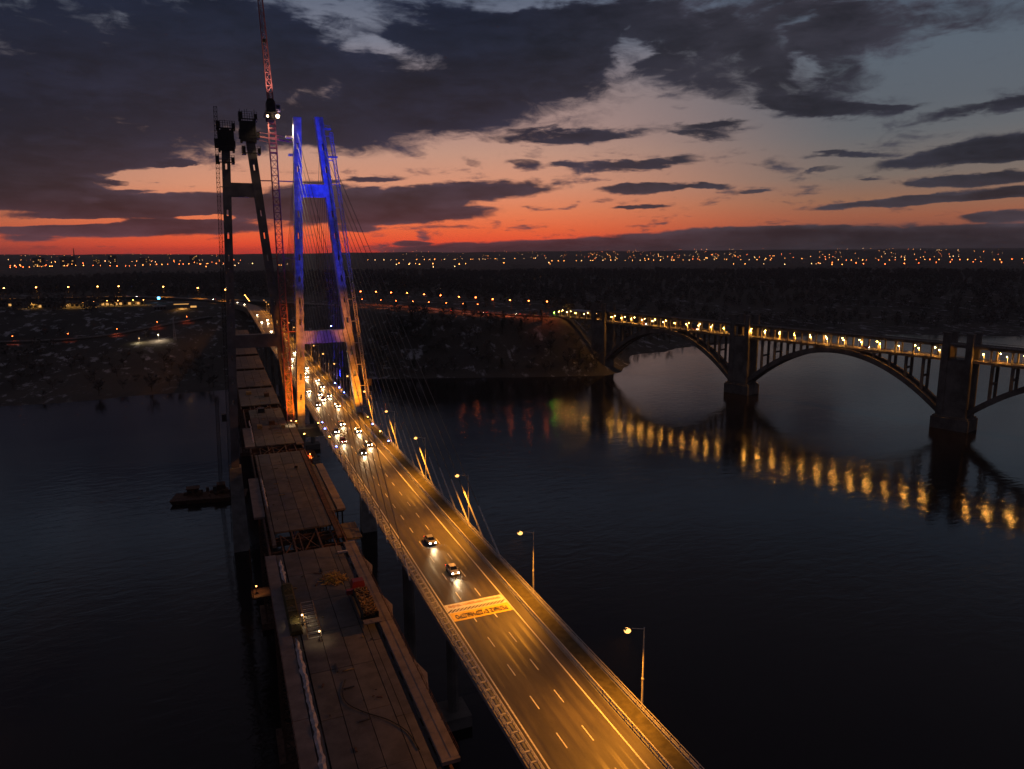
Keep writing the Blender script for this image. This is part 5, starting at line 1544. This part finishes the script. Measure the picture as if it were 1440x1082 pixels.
# ------------------------------------------------------------------ lights of the town on the far plain
cl = {}
for key, m in (('amber', 'city_amber'), ('red', 'city_red'), ('white', 'city_white')):
    for s, r in (('near', 1.2), ('far', 1.9)):
        mb = MB(); mb.tube((0, 0, 0), (0, 0, 9), .15, .12, 4, 1); mb.ball((0, 0, 9), r, 0)
        cl[key, s] = mb.mesh('town_lamp', [MT[m], MT['dark_steel']])
CLU = []
r3 = random.Random(21)
def scatter(n, a0, a1, r0, r1, cols, where, size='far', line=False):
    for k in range(n):
        a = a0 + (a1 - a0) * ((k + r3.uniform(-.48, .48)) / max(1, n - 1)) if line else r3.uniform(a0, a1)
        r = (r0 + (r1 - r0) * k / max(1, n - 1) + r3.uniform(-25, 25)) if line else r3.uniform(r0, r1)
        CLU.append((a, r, r3.choice(cols), where, size))
scatter(34, -13.5, 1.0, 4300, 4500, ['red', 'amber', 'red'], 'in the long row below the tower blocks', 'far', True)
scatter(28, -13, 2, 4500, 6200, ['amber', 'red', 'white'], 'scattered behind the long left row')
scatter(12, -1.5, 6.5, 3600, 4600, ['amber', 'white'], 'between the pylons')
scatter(24, 11, 25, 5600, 5900, ['white', 'amber', 'white'], 'in the middle row under the red sky', 'far', True)
scatter(14, 13, 26, 3000, 4200, ['white', 'amber'], 'low in the middle of the plain')
scatter(30, 25.5, 42, 4700, 5000, ['amber', 'white', 'amber'], 'in the bright row above the arch bridge', 'far', True)
scatter(40, 27, 41, 5200, 7500, ['amber', 'red', 'amber', 'white'], 'thick on the slope above the arch bridge')
scatter(16, 41, 47, 5200, 7200, ['amber', 'red'], 'in the cluster right of the slope')
scatter(22, 46, 57.5, 4700, 4900, ['red', 'amber', 'red'], 'in the right hand row near the skyline', 'far', True)
scatter(13, 45.5, 57.5, 3300, 3900, ['red'], 'in the nearer red row at the right', 'far', True)
scatter(14, 49, 55, 5600, 8800, ['amber', 'white'], 'on the rise at the right of the skyline')
scatter(9, 37, 47, 3000, 3300, ['white', 'amber'], 'alone in the dark woods at the right', 'near')
for (a, r, c, where, s) in CLU:
    x, y = polar(a, r); z = max(float(ground(x, y)), 1.0) + 6.0
    o = link('town_lamp', cl[c, s]); o.location = (x, y, z - 1 if s == 'near' else z)
    q_ = r3.choice((.4, .5, .65, .8, 1.0)); o.scale = (q_, q_, 1)
    tag(o, f"distant {c} town lamp {where}", 'street lamp', 'distant town lamps')
mb = MB()
for k in range(280):
    a = r3.choice([r3.uniform(-13, 1), r3.uniform(12, 25), r3.uniform(26, 42), r3.uniform(28, 40), r3.uniform(45, 57)]); r = r3.uniform(5200, 9500); x, y = polar(a, r); z = max(float(ground(x, y)), 1) + 16
    mb.ball((x, y, z), r3.choice((.7, .9, 1.3)), r3.choice((0, 0, 1, 2)))
o = solo('town_lights', mb, [MT['city_amber'], MT['city_red'], MT['city_white']], 'mass of small lights of the town on the far slopes', None, 'distant town lamps', 'stuff')
pair = [(43.6, 820), (43.9, 818)]
for i, (a, r) in enumerate(pair):
    x, y = polar(a, r); yard(x, y, 9, ('left' if i == 0 else 'right') + ' lamp of a pair alone in the woods above the arch bridge', 'lamp_far', 0, AMBER, .4)

HAZE = 3.5e-5
# the evening haze over the river and the plain
hz = MB(); hz.box(-16500, 16500, -3300, 16500, -22, 246)
hm = bpy.data.materials.new('evening_haze'); hm.use_nodes = True
hm.node_tree.nodes.clear()
pv = hm.node_tree.nodes.new('ShaderNodeVolumePrincipled'); pv.inputs['Color'].default_value = (0.9, 0.9, 0.95, 1); pv.inputs['Density'].default_value = HAZE; pv.inputs['Anisotropy'].default_value = 0.3
ho = hm.node_tree.nodes.new('ShaderNodeOutputMaterial'); hm.node_tree.links.new(pv.outputs[0], ho.inputs['Volume'])
solo('haze', hz, hm, None, None, None, 'stuff')
